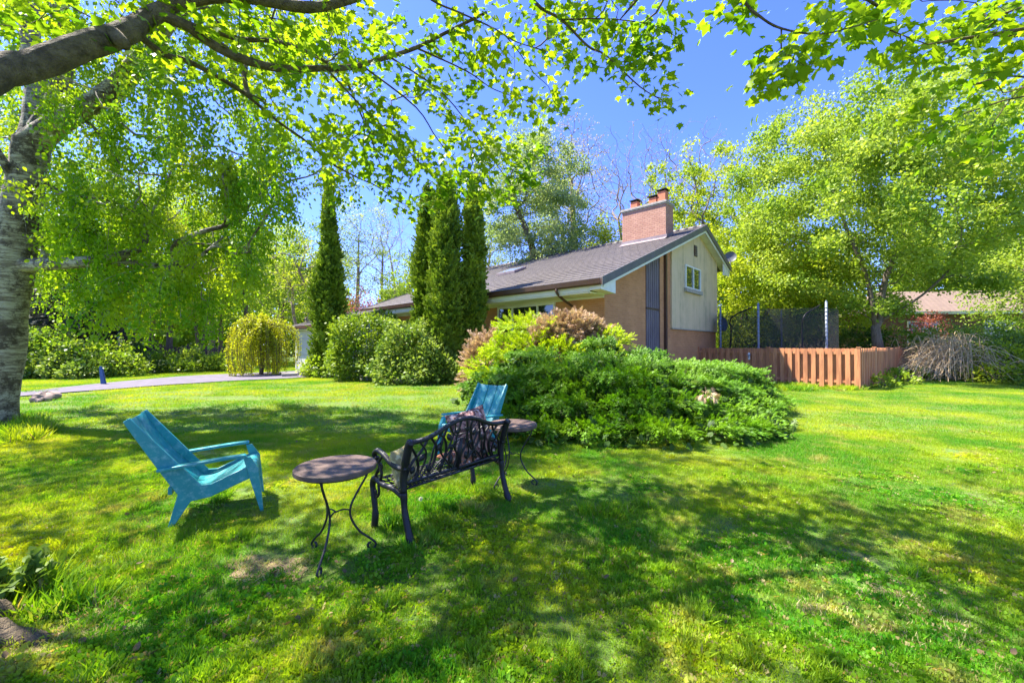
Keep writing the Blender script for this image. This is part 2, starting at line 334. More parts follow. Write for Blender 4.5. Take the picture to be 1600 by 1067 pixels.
# ------------------------------------------------------------------ tree skeletons
class Skel:
    def __init__(s, cap=40000):
        s.P = np.zeros((cap, 3)); s.par = []; s.dirn = np.zeros((cap, 3)); s.plen = np.zeros(cap); s.ok = np.zeros(cap, bool); s.fr = {}; s.n = 0
    def add(s, p, par, ok=True):
        i = s.n; s.P[i] = p; s.par.append(par); s.ok[i] = ok
        if par >= 0:
            d = s.P[i]-s.P[par]; L = np.linalg.norm(d)+1e-9; s.dirn[i] = d/L; s.plen[i] = s.plen[par]+L
        else: s.dirn[i] = (0, 0, 1)
        s.n += 1; return i
    def path(s, pts, par=-1, ok=True, radii=None, n=4):
        q = spline(pts, n); idx = []
        for k, p in enumerate(q):
            if k == 0 and par >= 0: idx.append(par); continue
            okk = ok(p) if callable(ok) else ok
            par = s.add(p, par, okk); idx.append(par)
            if radii: t = k/(len(q)-1)*(len(radii)-1); a = int(t); b = min(a+1, len(radii)-1); s.fr[par] = radii[a]+(radii[b]-radii[a])*(t-a)
        return idx
    def near(s, p):
        d = np.linalg.norm(s.P[:s.n]-np.array(p), axis=1); return int(d.argmin())
    def grow(s, A, seg=.3, wander=.06, kp=.18, ka=.5, droop=0, kz=0):
        A = np.asarray(A, float)
        root = s.P[0]; base = np.where(s.ok[:s.n])[0]
        d0 = np.array([np.min(np.linalg.norm(s.P[base]-a, axis=1)) for a in A]); tips = []
        for a in A[np.argsort(d0)]:
            P = s.P[:s.n]; v = a-P; d = np.linalg.norm(v, axis=1)+1e-6
            cosang = (v*s.dirn[:s.n]).sum(1)/d
            cost = d*(1+ka*(1-cosang))+kp*s.plen[:s.n]+kz*np.maximum(0, P[:, 2]-a[2])
            cost[~s.ok[:s.n]] = 1e9
            i = int(cost.argmin()); L = d[i]; m = max(2, int(L/seg)+1)
            p0 = P[i].copy(); c = p0+s.dirn[i]*L*.38+np.array([0, 0, droop*L]); par = i
            for k in range(1, m+1):
                t = k/m; q = (1-t)**2*p0+2*t*(1-t)*c+t*t*a
                if k < m: q = q+rng.normal(size=3)*wander*min(L, 1.2)*.5
                par = s.add(q, par)
            tips.append(par)
        return tips
    def radii(s, rtip, rtrunk, taper=None):
        n = s.n; cnt = np.zeros(n); ch = [0]*n
        for i in range(n): 
            if s.par[i] >= 0: ch[s.par[i]] += 1
        for i in range(n):
            if ch[i] == 0: cnt[i] = 1
        for i in range(n-1, 0, -1): cnt[s.par[i]] += cnt[i]
        N0 = max(cnt[0], 2); a = math.log(rtrunk/rtip)/math.log(N0); r = rtip*cnt**a
        for i, v in s.fr.items(): r[i] = v
        r = r*(1+.05*np.sin(np.arange(n)*1.7)+rng.normal(size=n)*.03); s.cnt = cnt; s.r = r; return r
    def mesh(s, name, mat, parent=None, thick=10, rmin=0.0, flare=True):
        kids = [[] for _ in range(s.n)]
        for i in range(s.n):
            if s.par[i] >= 0: kids[s.par[i]].append(i)
        mb = MB(); stack = [0] if not isinstance(s.par, int) else [0]
        starts = [(i, None) for i in range(s.n) if s.par[i] < 0]
        while starts:
            i, p = starts.pop(); pts = []; rad = []
            if p is not None: pts.append(s.P[p]); rad.append(min(s.r[p], s.r[i]*1.15))
            while True:
                pts.append(s.P[i]); rad.append(s.r[i])
                if not kids[i]: break
                ks = sorted(kids[i], key=lambda k: -s.r[k])
                for k in ks[1:]:
                    if s.r[k] >= rmin: starts.append((k, i))
                i = ks[0]
            if len(pts) > 1:
                rm = max(rad); k = thick if rm > .06 else (6 if rm > .02 else (4 if rm > .008 else 3))
                mb.tube(pts, rad, k, cap=rm > .02)
        return mb.build(name, mat, parent, smooth=True)
    def leafnodes(s, maxcnt): return np.where(s.cnt[:s.n] <= maxcnt)[0]

def ell(n, c, r, p=1/2.2, noise_amt=0, zcut=-1.0):
    out = []
    while len(out) < n:
        v = rng.normal(size=3); v /= np.linalg.norm(v)
        if v[2] < zcut: continue
        out.append(np.array(c)+v*np.array(r)*rng.random()**p)
    return np.array(out)

def make_tree(name, label, cat, base, h, w, trunk_r, leafmat, barkmat='bark', nleaf=20000, leaf=.11, stems=1, crown0=.3, natt=260, wander=.09, group=None, spread=.22, lean=(0, 0), T=T_LEAF, clump=.9, shape='round', droop=0, trunk_pts=None, gapz=1, tipr=.006, stemsp=.5):
    root = empty(name, base, 0, label, cat, group)
    sk = Skel(); z0 = -.15
    ok = lambda p: p[2] > h*crown0*.75
    if trunk_pts:
        i0 = None
        for tp in trunk_pts:
            if i0 is None: ids = sk.path(tp, -1, ok); i0 = ids
            else: sk.path(tp, sk.near(tp[0]), ok)
    else:
        i0 = sk.add((0, 0, z0), -1, False)
        for k in range(stems):
            a = 2*math.pi*k/stems+rng.random()*.8; sp = 0 if stems == 1 else stemsp
            tx = lean[0]+math.cos(a)*w*.30*sp; ty = lean[1]+math.sin(a)*w*.30*sp; hh = h*(.72 if stems == 1 else rng.uniform(.55, .75))
            pts = [(0, 0, z0), (tx*.2+rng.normal()*.08, ty*.2+rng.normal()*.08, hh*.3), (tx*.6+rng.normal()*.2, ty*.6+rng.normal()*.2, hh*.65), (tx, ty, hh)]
            sk.path(pts, i0, ok)
    zc = h*(crown0+1)/2; rz = h*(1-crown0)/2
    if shape == 'round': A = ell(natt, (lean[0], lean[1], zc), (w/2, w/2, rz))
    elif shape == 'vase':
        A = ell(natt*2, (lean[0], lean[1], zc), (w/2, w/2, rz)); q = (A[:, 2]-h*crown0)/(h*(1-crown0)); A = A[np.hypot(A[:, 0]-lean[0], A[:, 1]-lean[1]) < w/2*(.25+.9*q)][:natt]
    else: A = ell(natt, (lean[0], lean[1], zc), (w/2, w/2, rz), 1/3)
    sk.grow(A, seg=max(.35, h*.04), wander=wander, droop=droop); r = sk.radii(tipr, trunk_r)
    sk.r[0] *= 1.25
    sk.mesh('trunk', M[barkmat], root)
    if nleaf:
        nd = sk.leafnodes(3); wts = rng.random(len(nd))**gapz+.05; wts /= wts.sum()
        pick = rng.choice(nd, nleaf, p=wts); pos = sk.P[pick]+rng.normal(size=(nleaf, 3))*spread*np.array([1, 1, .75])
        pos = pos[pos[:, 2] > .1]
        cn = np.sin(sk.P[pick][:len(pos)]*1.3).sum(1)*.12
        rn = np.clip(rng.random(len(pos))*.8+cn+.1, 0, 1)
        leafcloud('crown', pos, leaf*rng.uniform(.6, 1.3, len(pos)), T, leafmat, root, dirs=np.tile([0, 0, -.3], (len(pos), 1)), jit=.8, rnd=rn)
    return root

def blob(lobes, n, surf_bias=.8, inner=.5, up=.15, lump=.12, zmin=.02, deepk=.42):
    """points and outward normals over a union of ellipsoid lobes (c, r)"""
    ar = np.array([(l[1][0]*l[1][1]+l[1][0]*l[1][2]+l[1][1]*l[1][2]) for l in lobes]); ar /= ar.sum()
    ix = rng.choice(len(lobes), n, p=ar); C = np.array([l[0] for l in lobes], float)[ix]; Rr = np.array([l[1] for l in lobes], float)[ix]
    d = rng.normal(size=(n, 3)); d[:, 2] += up*np.abs(d[:, 2]); d /= np.linalg.norm(d, axis=1)[:, None]
    f = np.where(rng.random(n) < surf_bias, rng.uniform(.86, 1.06, n), rng.uniform(inner, .9, n))
    ph = np.sin(d*7+C*3).sum(1)*lump/2; f = f*(1+ph)
    P = C+d*Rr*f[:, None]; nrm = d/Rr; nrm /= np.linalg.norm(nrm, axis=1)[:, None]
    k = P[:, 2] > zmin
    # drop points buried deep in another lobe
    Cs = np.array([l[0] for l in lobes], float); Rs = np.array([l[1] for l in lobes], float); deep = np.zeros(n, bool)
    for c, r in zip(Cs, Rs): deep |= ((((P-c)/r)**2).sum(1) < deepk)
    k &= ~deep
    return P[k], nrm[k], ix[k]
def make_shrub(name, label, base, lobes, n, size, mat, T=T_LEAF, cat='shrub', group=None, stems=6, outw=.7, h=None, jit=.7, surf_bias=.8):
    root = empty(name, base, 0, label, cat, group)
    P, nr, ix = blob(lobes, n, surf_bias)
    leafcloud('foliage', P, size*rng.uniform(.6, 1.3, len(P)), T, mat, root, dirs=nr*outw+np.array([0, 0, .15]), up=nr+np.array([0, 0, .4]), jit=jit)
    mb = MB()
    for k in range(stems):
        l = lobes[k % len(lobes)]; tgt = Vector(l[0]); b = Vector((tgt.x*.3+random.uniform(-.1, .1), tgt.y*.3+random.uniform(-.1, .1), -.05))
        t2 = Vector((tgt.x+random.uniform(-.5, .5)*l[1][0], tgt.y+random.uniform(-.5, .5)*l[1][1], tgt.z+l[1][2]*.5))
        mb.tube(spline([b, (b+t2)/2+Vector((random.uniform(-.1, .1), random.uniform(-.1, .1), 0)), t2], 4), [.03, .028, .025, .022, .02, .016, .013, .009, .006], 5)
    mb.build('stem', M['bark_brown'], root, True)
    return root

def plumes(lobes, n, length, m, mat, parent, size=.085, upk=.35, outk=.6, name='foliage', T=None, zm=.02, lump=.14):
    B, nr, ix = blob(lobes, n, .85, .7, .4, lump, zm); B = B-nr*length*.55
    outv = B.copy(); outv[:, 2] = 0; outv /= np.linalg.norm(outv, axis=1)[:, None]+.3
    D = nr*.8+outv*outk+np.array([0, 0, upk])+rng.normal(size=B.shape)*.28; D /= np.linalg.norm(D, axis=1)[:, None]
    k = len(B); L = length*rng.uniform(.55, 1.3, k); t = rng.random((k, m))**.8
    side = np.cross(D, [0, 0, 1.0]); side /= np.linalg.norm(side, axis=1)[:, None]+1e-6
    sg = np.sign(rng.normal(size=(k, m))); wd = (1-t)*.30+.03
    Q = B[:, None]+D[:, None]*(t*L[:, None])[..., None]+side[:, None]*(sg*wd*L[:, None]*rng.random((k, m))*.8)[..., None]+rng.normal(size=(k, m, 3))*.012
    Q[..., 2] -= (t*t*.12*L[:, None])
    dd = D[:, None]*1.1+side[:, None]*(sg*.5*(1-t*.7))[..., None]+np.array([0, 0, .05])
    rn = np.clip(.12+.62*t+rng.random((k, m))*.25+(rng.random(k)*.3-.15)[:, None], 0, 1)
    Q = Q.reshape(-1, 3); dd = dd.reshape(-1, 3); ok = Q[:, 2] > zm
    up_ = (np.repeat(nr[:, None], m, 1).reshape(-1, 3)*.7+np.array([0, 0, .9]))[ok]
    return leafcloud(name, Q[ok], size*rng.uniform(.6, 1.4, ok.sum()), T or T_FERN, mat, parent, dirs=dd[ok], up=up_, jit=.25, rnd=rn.reshape(-1)[ok])
# ------------------------------------------------------------------ ground
def ground():
    xs = np.unique(np.concatenate([np.arange(-40, 46, .5), np.array([-400, -200, -100, -60, 60, 100, 200, 400])])); ys = np.unique(np.concatenate([np.arange(-8, 45, .5), np.array([-300, -100, -30, 60, 90, 140, 250, 500])]))
    v = [(x, y, gz(x, y)) for y in ys for x in xs]; nx = len(xs); f = [(j*nx+i, j*nx+i+1, (j+1)*nx+i+1, (j+1)*nx+i) for j in range(len(ys)-1) for i in range(nx-1)]
    m, nt, p, o = newmat('lawn_ground'); g = nt.nodes.new('ShaderNodeNewGeometry'); P = g.outputs['Position']
    c = mixc(nt, ramp(nt, noise(nt, P, .45, 6, .65), .35, .65), (.10, .22, .02), (.18, .27, .03))
    c = mixc(nt, ramp(nt, noise(nt, P, 7, 6, .7), .5, .72), c, (.15, .115, .06)); c = mixc(nt, ramp(nt, noise(nt, P, 40, 3), .4, .7), c, (.06, .075, .02))
    nt.links.new(c, p.inputs['Base Color']); p.inputs['Roughness'].default_value = 1; bump(nt, noise(nt, P, 30, 6), p, .8, .03)
    mb = MB(); mb.add(v, f); tag(mb.build('ground', m, smooth=True), 'green lawn ground spreading under the trees', 'lawn', kind='structure')
ground()
near_e = [(-90, 628), (22, 621), (120, 613), (200, 607), (300, 600), (369, 595.5), (440, 592.5), (478, 590)]
far_e = [(-90, 619), (22, 614), (120, 604), (200, 596), (295, 588), (369, 584.5), (440, 581.5), (478, 579)]
na = [G(*p) for p in near_e]; fa = [G(*p) for p in far_e]
drive_poly = [(p.x, p.y) for p in na]+[(p.x, p.y) for p in fa[::-1]]
def inpoly(x, y, poly):
    c = False; j = len(poly)-1
    for i in range(len(poly)):
        xi, yi = poly[i]; xj, yj = poly[j]
        if (yi > y) != (yj > y) and x < (xj-xi)*(y-yi)/(yj-yi)+xi: c = not c
        j = i
    return c
mb = MB(); K = 8; rows = []
A_ = spline(na, 6); B_ = spline(fa, 6)
for a, b in zip(A_, B_):
    for k in range(K+1):
        q = a.lerp(b, k/K); mb.v.append((q.x, q.y, gz(q.x, q.y)+.03))
for i in range(len(A_)-1):
    for k in range(K): q = i*(K+1)+k; mb.f.append((q, q+K+1, q+K+2, q+1))
tag(mb.build('driveway', 'asphalt', smooth=True), 'pale grey driveway curving towards the garage', 'driveway', kind='structure')

# grass as instanced tufts -------------------------------------------------
def grass_mat():
    m, nt, p, o = newmat('grass_blade'); g = nt.nodes.new('ShaderNodeNewGeometry'); P = g.outputs['Position']
    a = N(nt, 'ShaderNodeAttribute', attribute_name='rnd')
    c = mixc(nt, a.outputs['Fac'], (.055, .24, .012), (.17, .38, .014))
    c = mixc(nt, ramp(nt, noise(nt, P, .55, 4, .6), .42, .66), c, (.43, .50, .018))
    c = mixc(nt, ramp(nt, noise(nt, P, 1.7, 5, .7), .54, .70), c, (.46, .42, .12))
    c = mixc(nt, ramp(nt, a.outputs['Fac'], .93, .95), c, (.34, .28, .12))
    nt.links.new(c, p.inputs['Base Color']); p.inputs['Roughness'].default_value = .5; p.inputs['Specular IOR Level'].default_value = .25
    t = nt.nodes.new('ShaderNodeBsdfTranslucent'); nt.links.new(mixc(nt, 1.0, c, (1.7, 1.5, .5), 'MULTIPLY'), t.inputs[0])
    mx = nt.nodes.new('ShaderNodeMixShader'); mx.inputs[0].default_value = .4
    nt.links.new(p.outputs[0], mx.inputs[1]); nt.links.new(t.outputs[0], mx.inputs[2]); nt.links.new(mx.outputs[0], o.inputs['Surface'])
    return m
M['grass'] = grass_mat()
T_BLADE = tpl([(-.05, 0), (.05, 0), (.035, .6, .10), (-.035, .6, .10), (0, 1, .32)], [(0, 1, 2, 3), (3, 2, 4)])
T_BLADEW = tpl([(-.10, 0), (.10, 0), (0, 1, .2)], [(0, 1, 2)])
T_CLOVER = tpl([(0, .5), (.35, .45, .05), (.5, .8, 0), (.15, .95, .05), (-.15, .95), (-.5, .8), (-.35, .45)], [(0, 1, 2, 3), (0, 4, 5, 6)])
gcol = bpy.data.collections.new('grass_tufts')
def patch(nm, n, rad, hmin, hmax, T, clover=0):
    q = rng.uniform(-rad, rad, (n, 2)); q = q[np.hypot(q[:, 0], q[:, 1]) < rad*rng.uniform(.75, 1.05, n)]; m = len(q)
    cl = .5+.5*np.sin(q[:, 0]*23+1)*np.sin(q[:, 1]*19+rng.random()*6)
    pos = np.column_stack([q, np.full(m, -.012)]); h = rng.uniform(hmin, hmax, m)*(.7+.5*cl)
    me = leafcloud(nm, pos, h, T, 'grass', dirs=np.tile([0, 0, 1.0], (m, 1)), jit=.38, obj=False)
    o = bpy.data.objects.new(nm, me); gcol.objects.link(o); return o
for k in range(5): patch('tuft_%d' % k, 3400, .34, .020, .058, T_BLADE)
for k in range(3): patch('tuft_far_%d' % k, 2600, .75, .025, .06, T_BLADEW)
patch('tuft_tall', 380, .20, .10, .22, T_BLADE)
patch('tuft_weed', 260, .20, .02, .045, T_CLOVER)
bare = [(G(430, 892), .22, .13), (G(388, 880), .12, .08), (G(20, 985), .45, .25), (G(1430, 985), .28, .12), (G(1385, 935), .15, .08), (G(1290, 955), .14, .07), (G(880, 905), .1, .06), (G(330, 985), .18, .05), (G(100, 623), .6, .3)]
pts = []; idx = []; scl = []
def try_pt(x, y, i, s_):
    for b, rx, ry in bare:
        if ((x-b.x)/rx)**2+((y-b.y)/ry)**2 < 1: return
    if inpoly(x, y, drive_poly): return
    pts.append((x, y, gz(x, y))); idx.append(i); scl.append(s_)
st = .27; y = 1.3
while y < 7.5:
    x = -y*1.32-.6
    while x < y*1.32+.6:
        xx = x+random.uniform(-.1, .1); yy = y+random.uniform(-.1, .1)
        if random.random() > .04: try_pt(xx, yy, random.randrange(5), random.uniform(.75, 1.15)*(.8+.35*math.sin(xx*1.7)*math.cos(yy*2.1)+.1))
        x += st
    y += st
st = .62; y = 7.3
while y < 33:
    x = -y*1.32-1
    while x < y*1.32+1:
        try_pt(x+random.uniform(-.25, .25), y+random.uniform(-.25, .25), 5+random.randrange(3), random.uniform(.8, 1.1)); x += st
    y += st
def tall(px, py, n, spx, spy, s0=.5, s1=1.):
    for _ in range(n):
        p = G(px+random.gauss(0, spx), py+random.gauss(0, spy)); pts.append((p.x, p.y, p.z)); idx.append(8); scl.append(random.uniform(s0, s1))
tall(690, 800, 16, 34, 22, .3, .62); tall(620, 840, 6, 25, 8, .3, .5); tall(35, 672, 16, 18, 6, .8, 1.4); tall(50, 930, 9, 30, 14, .7, 1.1); tall(970, 800, 6, 40, 10, .4, .6)
for _ in range(90):
    p = G(random.uniform(0, 1600), random.uniform(690, 1060)); pts.append(tuple(p)); idx.append(8); scl.append(random.uniform(.25, .45))
for _ in range(420):
    p = G(random.uniform(-20, 1620), 640+430*random.random()**1.0); pts.append((p.x, p.y, p.z+.012)); idx.append(9); scl.append(random.uniform(.5, 1.3))
for _ in range(60):
    p = G(random.uniform(1180, 1345), 606+random.uniform(-3, 5)); pts.append(tuple(p)); idx.append(8); scl.append(random.uniform(.6, 1.2))
me = bpy.data.meshes.new('lawn_grass'); me.from_pydata(pts, [], [])
for nm, ty, dat in (('tidx', 'INT', idx), ('tscl', 'FLOAT', scl), ('trot', 'FLOAT', list(rng.random(len(pts))*6.283))):
    a = me.attributes.new(nm, ty, 'POINT'); a.data.foreach_set('value', dat)
lawn = bpy.data.objects.new('lawn_grass', me); COL.objects.link(lawn); me.materials.append(M['grass'])
tag(lawn, 'short sunlit green grass covering the whole lawn', 'grass', kind='stuff')
ng = bpy.data.node_groups.new('grass_nodes', 'GeometryNodeTree')
ng.interface.new_socket('Geometry', in_out='INPUT', socket_type='NodeSocketGeometry'); ng.interface.new_socket('Geometry', in_out='OUTPUT', socket_type='NodeSocketGeometry')
gi = ng.nodes.new('NodeGroupInput'); go = ng.nodes.new('NodeGroupOutput'); ip = ng.nodes.new('GeometryNodeInstanceOnPoints')
ci = ng.nodes.new('GeometryNodeCollectionInfo'); ci.inputs['Collection'].default_value = gcol; ci.inputs['Separate Children'].default_value = True; ci.inputs['Reset Children'].default_value = True
def na_(nm, ty):
    n = ng.nodes.new('GeometryNodeInputNamedAttribute'); n.data_type = ty; n.inputs[0].default_value = nm; return n.outputs[0]
cx = ng.nodes.new('ShaderNodeCombineXYZ'); ng.links.new(na_('trot', 'FLOAT'), cx.inputs[2])
ng.links.new(gi.outputs[0], ip.inputs['Points']); ng.links.new(ci.outputs[0], ip.inputs['Instance']); ip.inputs['Pick Instance'].default_value = True
ng.links.new(na_('tidx', 'INT'), ip.inputs['Instance Index']); ng.links.new(cx.outputs[0], ip.inputs['Rotation']); ng.links.new(na_('tscl', 'FLOAT'), ip.inputs['Scale'])
ng.links.new(ip.outputs[0], go.inputs[0]); md = lawn.modifiers.new('grass', 'NODES'); md.node_group = ng

M['soil'] = surf('dry_soil', (.34, .24, .13), (.16, .11, .06), 18, 1, bs=1, bd=.02); M['straw'] = foliage('straw', (.45, .36, .18), (.62, .52, .28), (.40, .44, .12), .3)
mb = MB(); P = []
for b, rx, ry in bare[:-1]:
    c = len(mb.v); mb.v.append((b.x, b.y, b.z+.012)); k = 28
    for j in range(k):
        a = 2*math.pi*j/k; q = 1.15+.22*math.sin(3*a+b.x*5)+.12*math.sin(7*a+b.y*9); mb.v.append((b.x+rx*q*math.cos(a), b.y+ry*q*math.sin(a), b.z+.006))
    mb.f += [(c, c+1+j, c+1+(j+1) % k) for j in range(k)]
    for _ in range(int(9000*rx*ry*3)): a = random.random()*6.283; q = random.random()**.5*1.3; P.append((b.x+rx*q*math.cos(a), b.y+ry*q*math.sin(a), b.z+.008))
tag(mb.build('bare_soil', 'soil'), 'worn patches of bare brown soil in the lawn', 'soil', kind='structure')
o = leafcloud('dead_grass', P, rng.uniform(.02, .055, len(P)), T_BLADE, 'straw', None, dirs=np.tile([.3, 0, .35], (len(P), 1)), jit=.7); tag(o, 'straw-coloured dead grass lying on the worn patches', 'dead grass', kind='stuff')

# ------------------------------------------------------------------ the brick house (local X right along the front, Y back along the gable)
HP = Vector((2.98, 13.0, 0)); HA = math.atan2(-.69, .724)
house = empty('brick_house', HP, HA, 'brown brick house with dark tiled roof and stucco gable behind the junipers', 'house')
def roofz(Y): return 3.62+.385*(Y+.9)
YR = 8.2; ZR = roofz(YR); YB = 12.0; ZB = ZR-.37*(YB-YR)
def rz_any(Y): return roofz(Y) if Y <= YR else ZR-.37*(Y-YR)
L_ = 14.4
def wallpoly(z0, ys, drop=.22): return [(ys[0], z0), (ys[-1], z0)]+[(y_, rz_any(y_)-drop) for y_ in ys[::-1]]
w = MB()
w.prism(wallpoly(-.3, [0, YR, 11]), 0, -.25, 0)                      # gable wall
w.box(-L_+.25, -.25, 0, .25, -.3, roofz(0)-.25)
w.prism(wallpoly(-.3, [0, YR, 11]), 0, -L_, -L_+.25)
w.box(-L_+.25, -.25, 10.75, 11, -.3, rz_any(11)-.25)
w.build('wall', 'brick', house)
s = MB(); s.prism(wallpoly(2.34, [5.2, YR, 11.02], .20), 0, .003, .07); s.build('stucco_panel', 'stucco', house)
s = MB(); s.box(.0, .085, 5.2, 11.03, 2.29, 2.337); s.build('panel_sill', 'concrete', house)
pb = MB(); yy = 2.93
while yy < 4.02:
    pb.prism([(yy, -.2), (yy+.155, -.2), (yy+.155, rz_any(yy+.155)-.24), (yy, rz_any(yy)-.24)], 0, .003, .03)
    pb.box(.03, .045, yy+.15, yy+.175, -.2, rz_any(yy)-.26); yy += .183
pb.build('board_siding', 'purple', house)
mb = MB(); mb.box(.046, .06, 2.9, 4.05, 2.98, 3.04); mb.box(.0, .05, 4.03, 4.08, -.2, rz_any(4.05)-.24); mb.build('siding_trim', 'gutter', house)
mb = MB(); mb.box(.003, .10, 4.55, 4.68, -.2, rz_any(4.6)-.26); mb.build('gable_downpipe', 'gutter', house)
def sawroof(x0, x1, ya, za, yb, zb, n, th=.16, step=.028):
    mb = MB(); prof = []
    for i in range(n):
        t0 = i/n; t1 = (i+1)/n
        prof.append((ya+(yb-ya)*t0, za+(zb-za)*t0+step)); prof.append((ya+(yb-ya)*t1, za+(zb-za)*t1+.002))
    prof += [(yb, zb-th), (ya, za-th)]
    return mb.prism(prof, 0, x0, x1)
rf = sawroof(-L_-.45, .45, -.9, roofz(-.9), YR, ZR, 27)
r2 = sawroof(-L_-.45, .45, YB, ZB, YR+.001, ZR, 12); rf.add(r2.v, r2.f)
roof = rf.build('roof', 'roof', house)
mb = MB()
for k in range(int((L_+.9)/.4)): 
    x = .45-.4*k; mb.tube([(x, YR, ZR-.02), (x-.38, YR, ZR-.03)], [.11, .125], 8)
mb.build('ridge_cap', 'roof', roof, True)
# rakes
for x in (.452, -L_-.49):
    mb = MB()
    for (ya, yb) in ((-.93, YR), (YR+.003, YB+.02)):
        mb.prism([(ya, rz_any(ya)+.05), (yb, rz_any(yb)+.05), (yb, rz_any(yb)-.21), (ya, rz_any(ya)-.21)], 0, x, x+.04)
    mb.build('rake_board', 'rake', roof)
mb = MB()
for (ya, yb) in ((-.75, YR), (YR+.003, YB-.1)):
    mb.prism([(ya, rz_any(ya)-.215), (yb, rz_any(yb)-.215), (yb, rz_any(yb)-.31), (ya, rz_any(ya)-.31)], 0, .40, .43)
    mb.prism([(ya, rz_any(ya)-.17), (yb, rz_any(yb)-.17), (yb, rz_any(yb)-.215), (ya, rz_any(ya)-.215)], 0, .0, .44)
mb.prism([(-.88, roofz(-.88)-.17), (.0, roofz(0)-.18), (0, 3.24), (-.88, 3.30)], 0, .003, .395)      # boxed eave return
mb.prism([(YB-.05, ZB-.18), (11.03, rz_any(11)-.22), (11.03, ZB-.50), (YB-.05, ZB-.46)], 0, .33, .395)
mb.build('gable_fascia', 'white', house)
mb = MB(); mb.box(-L_-.4, -.002, -.86, -.002, 3.22, 3.26); mb.box(-L_-.4, -.002, -.88, -.84, 3.265, 3.47); mb.box(-L_, -.01, -.03, -.004, 3.14, 3.215); mb.build('soffit', 'cream', house)
mb = MB(); mb.prism([(-1.03, 3.60), (-1.01, 3.46), (-.97, 3.42), (-.89, 3.42), (-.885, 3.60), (-.9, 3.60), (-.905, 3.44), (-.97, 3.44), (-1.01, 3.60)], 0, -L_-.4, .44)
gut = mb.build('gutter', 'gutter', house)
mb = MB(); mb.tube(spline([(-1.2, -.95, 3.45), (-1.2, -.95, 3.32), (-1.2, -.6, 3.12), (-1.2, -.12, 2.95), (-1.2, -.06, 2.8)], 5)+[Vector((-1.2, -.06, .3))], .045, 8); mb.build('downpipe', 'gutter', house, True)
# front window
def window(x0, x1, z0, z1, cols, parent, wall='front', fm='white'):
    f = MB(); p = MB(); t = .07
    def B(mbx, a, b, c, d, o0, o1):
        if wall == 'front': mbx.box(a, b, -o1, -o0, c, d)
        else: mbx.box(o0, o1, a, b, c, d)
    B(f, x0, x1, z0, z0+t, .004, .08); B(f, x0, x1, z1-t, z1, .004, .08)
    edges = [x0]+[x0+(x1-x0)*c for c in cols]+[x1]
    for e in edges: a = min(max(e-t/2, x0), x1-t); B(f, a, a+t, z0+t, z1-t, .004, .08)
    fo = f.build('window', fm, parent, bevel=.006)
    for a, b in zip(edges[:-1], edges[1:]):
        p2 = MB(); B(p2, a+t*.5, b-t*.5, z0+t, z1-t, .012, .03); p2.build('pane', 'glass', fo)
    return fo
wf = window(-4.87, -1.96, 1.3, 3.13, [.28, .72], house); mb = MB(); mb.box(-4.95, -1.88, -.14, -.004, 1.22, 1.298); mb.build('sill', 'concrete', wf)
window(-9.8, -7.4, 1.5, 2.8, [.5], house)
wg = window(0, 0, 0, 0, [], house) if False else None
fo = MB()
g0 = .073
y0, y1, z0, z1 = 6.57, 8.45, 4.13, 5.16
for b in ((y0, y1, z0, z0+.07), (y0, y1, z1-.07, z1), (y0, y0+.07, z0+.07, z1-.07), (y1-.10, y1, z0+.07, z1-.07), ((y0+y1)/2-.04, (y0+y1)/2+.04, z0+.07, z1-.07)): fo.box(g0, g0+.07, *b)
fo = fo.build('window', 'white', house, bevel=.006)
for a, b in ((y0+.07, (y0+y1)/2-.04), ((y0+y1)/2+.04, y1-.10)): mb = MB(); mb.box(g0, g0+.025, a, b, z0+.07, z1-.07); mb.build('pane', 'glass', fo)
mb = MB(); mb.box(g0, g0+.12, y0-.06, y1+.08, z0-.17, z0-.004); mb.build('sill', 'concrete', fo)
mb = MB(); mb.box(.073, .10, 7.72, 8.08, 5.72, 6.22); v_ = mb.build('gable_vent', 'gutter', house)
mb = MB()
for k in range(5): mb.box(.101, .12, 7.74, 8.06, 5.75+k*.095, 5.79+k*.095)
mb.build('louvre', 'purple', v_)
# chimney
cx0, cx1, cy0, cy1, ct = -2.68, -.57, 6.14, 6.95, 7.95
mb = MB(); mb.box(cx0, cx1, cy0, cy1, roofz(cy0)-.3, ct); ch = mb.build('chimney', 'chimney_brick', house)
mb = MB(); mb.box(cx0-.06, cx1+.06, cy0-.06, cy1+.06, ct, ct+.10); mb.box(cx0-.03, cx1+.03, cy0-.03, cy1+.03, ct-.05, ct-.001); mb.build('chimney_cap', 'concrete', ch, bevel=.01)
mb = MB(); mb.prism([(cy0-.26, roofz(cy0-.26)+.035), (cy0-.004, roofz(cy0-.004)+.035), (cy0-.004, roofz(cy0)+.20), (cy0-.012, roofz(cy0)+.20), (cy0-.02, roofz(cy0)+.08), (cy0-.26, roofz(cy0-.26)+.05)], 0, cx0-.05, cx1+.05)
mb.prism([(cy0, roofz(cy0)+.03), (cy1, roofz(cy1)+.03), (cy1, roofz(cy1)+.16), (cy0, roofz(cy0)+.16)], 0, cx1+.004, cx1+.02); mb.build('flashing', 'flashing', ch)
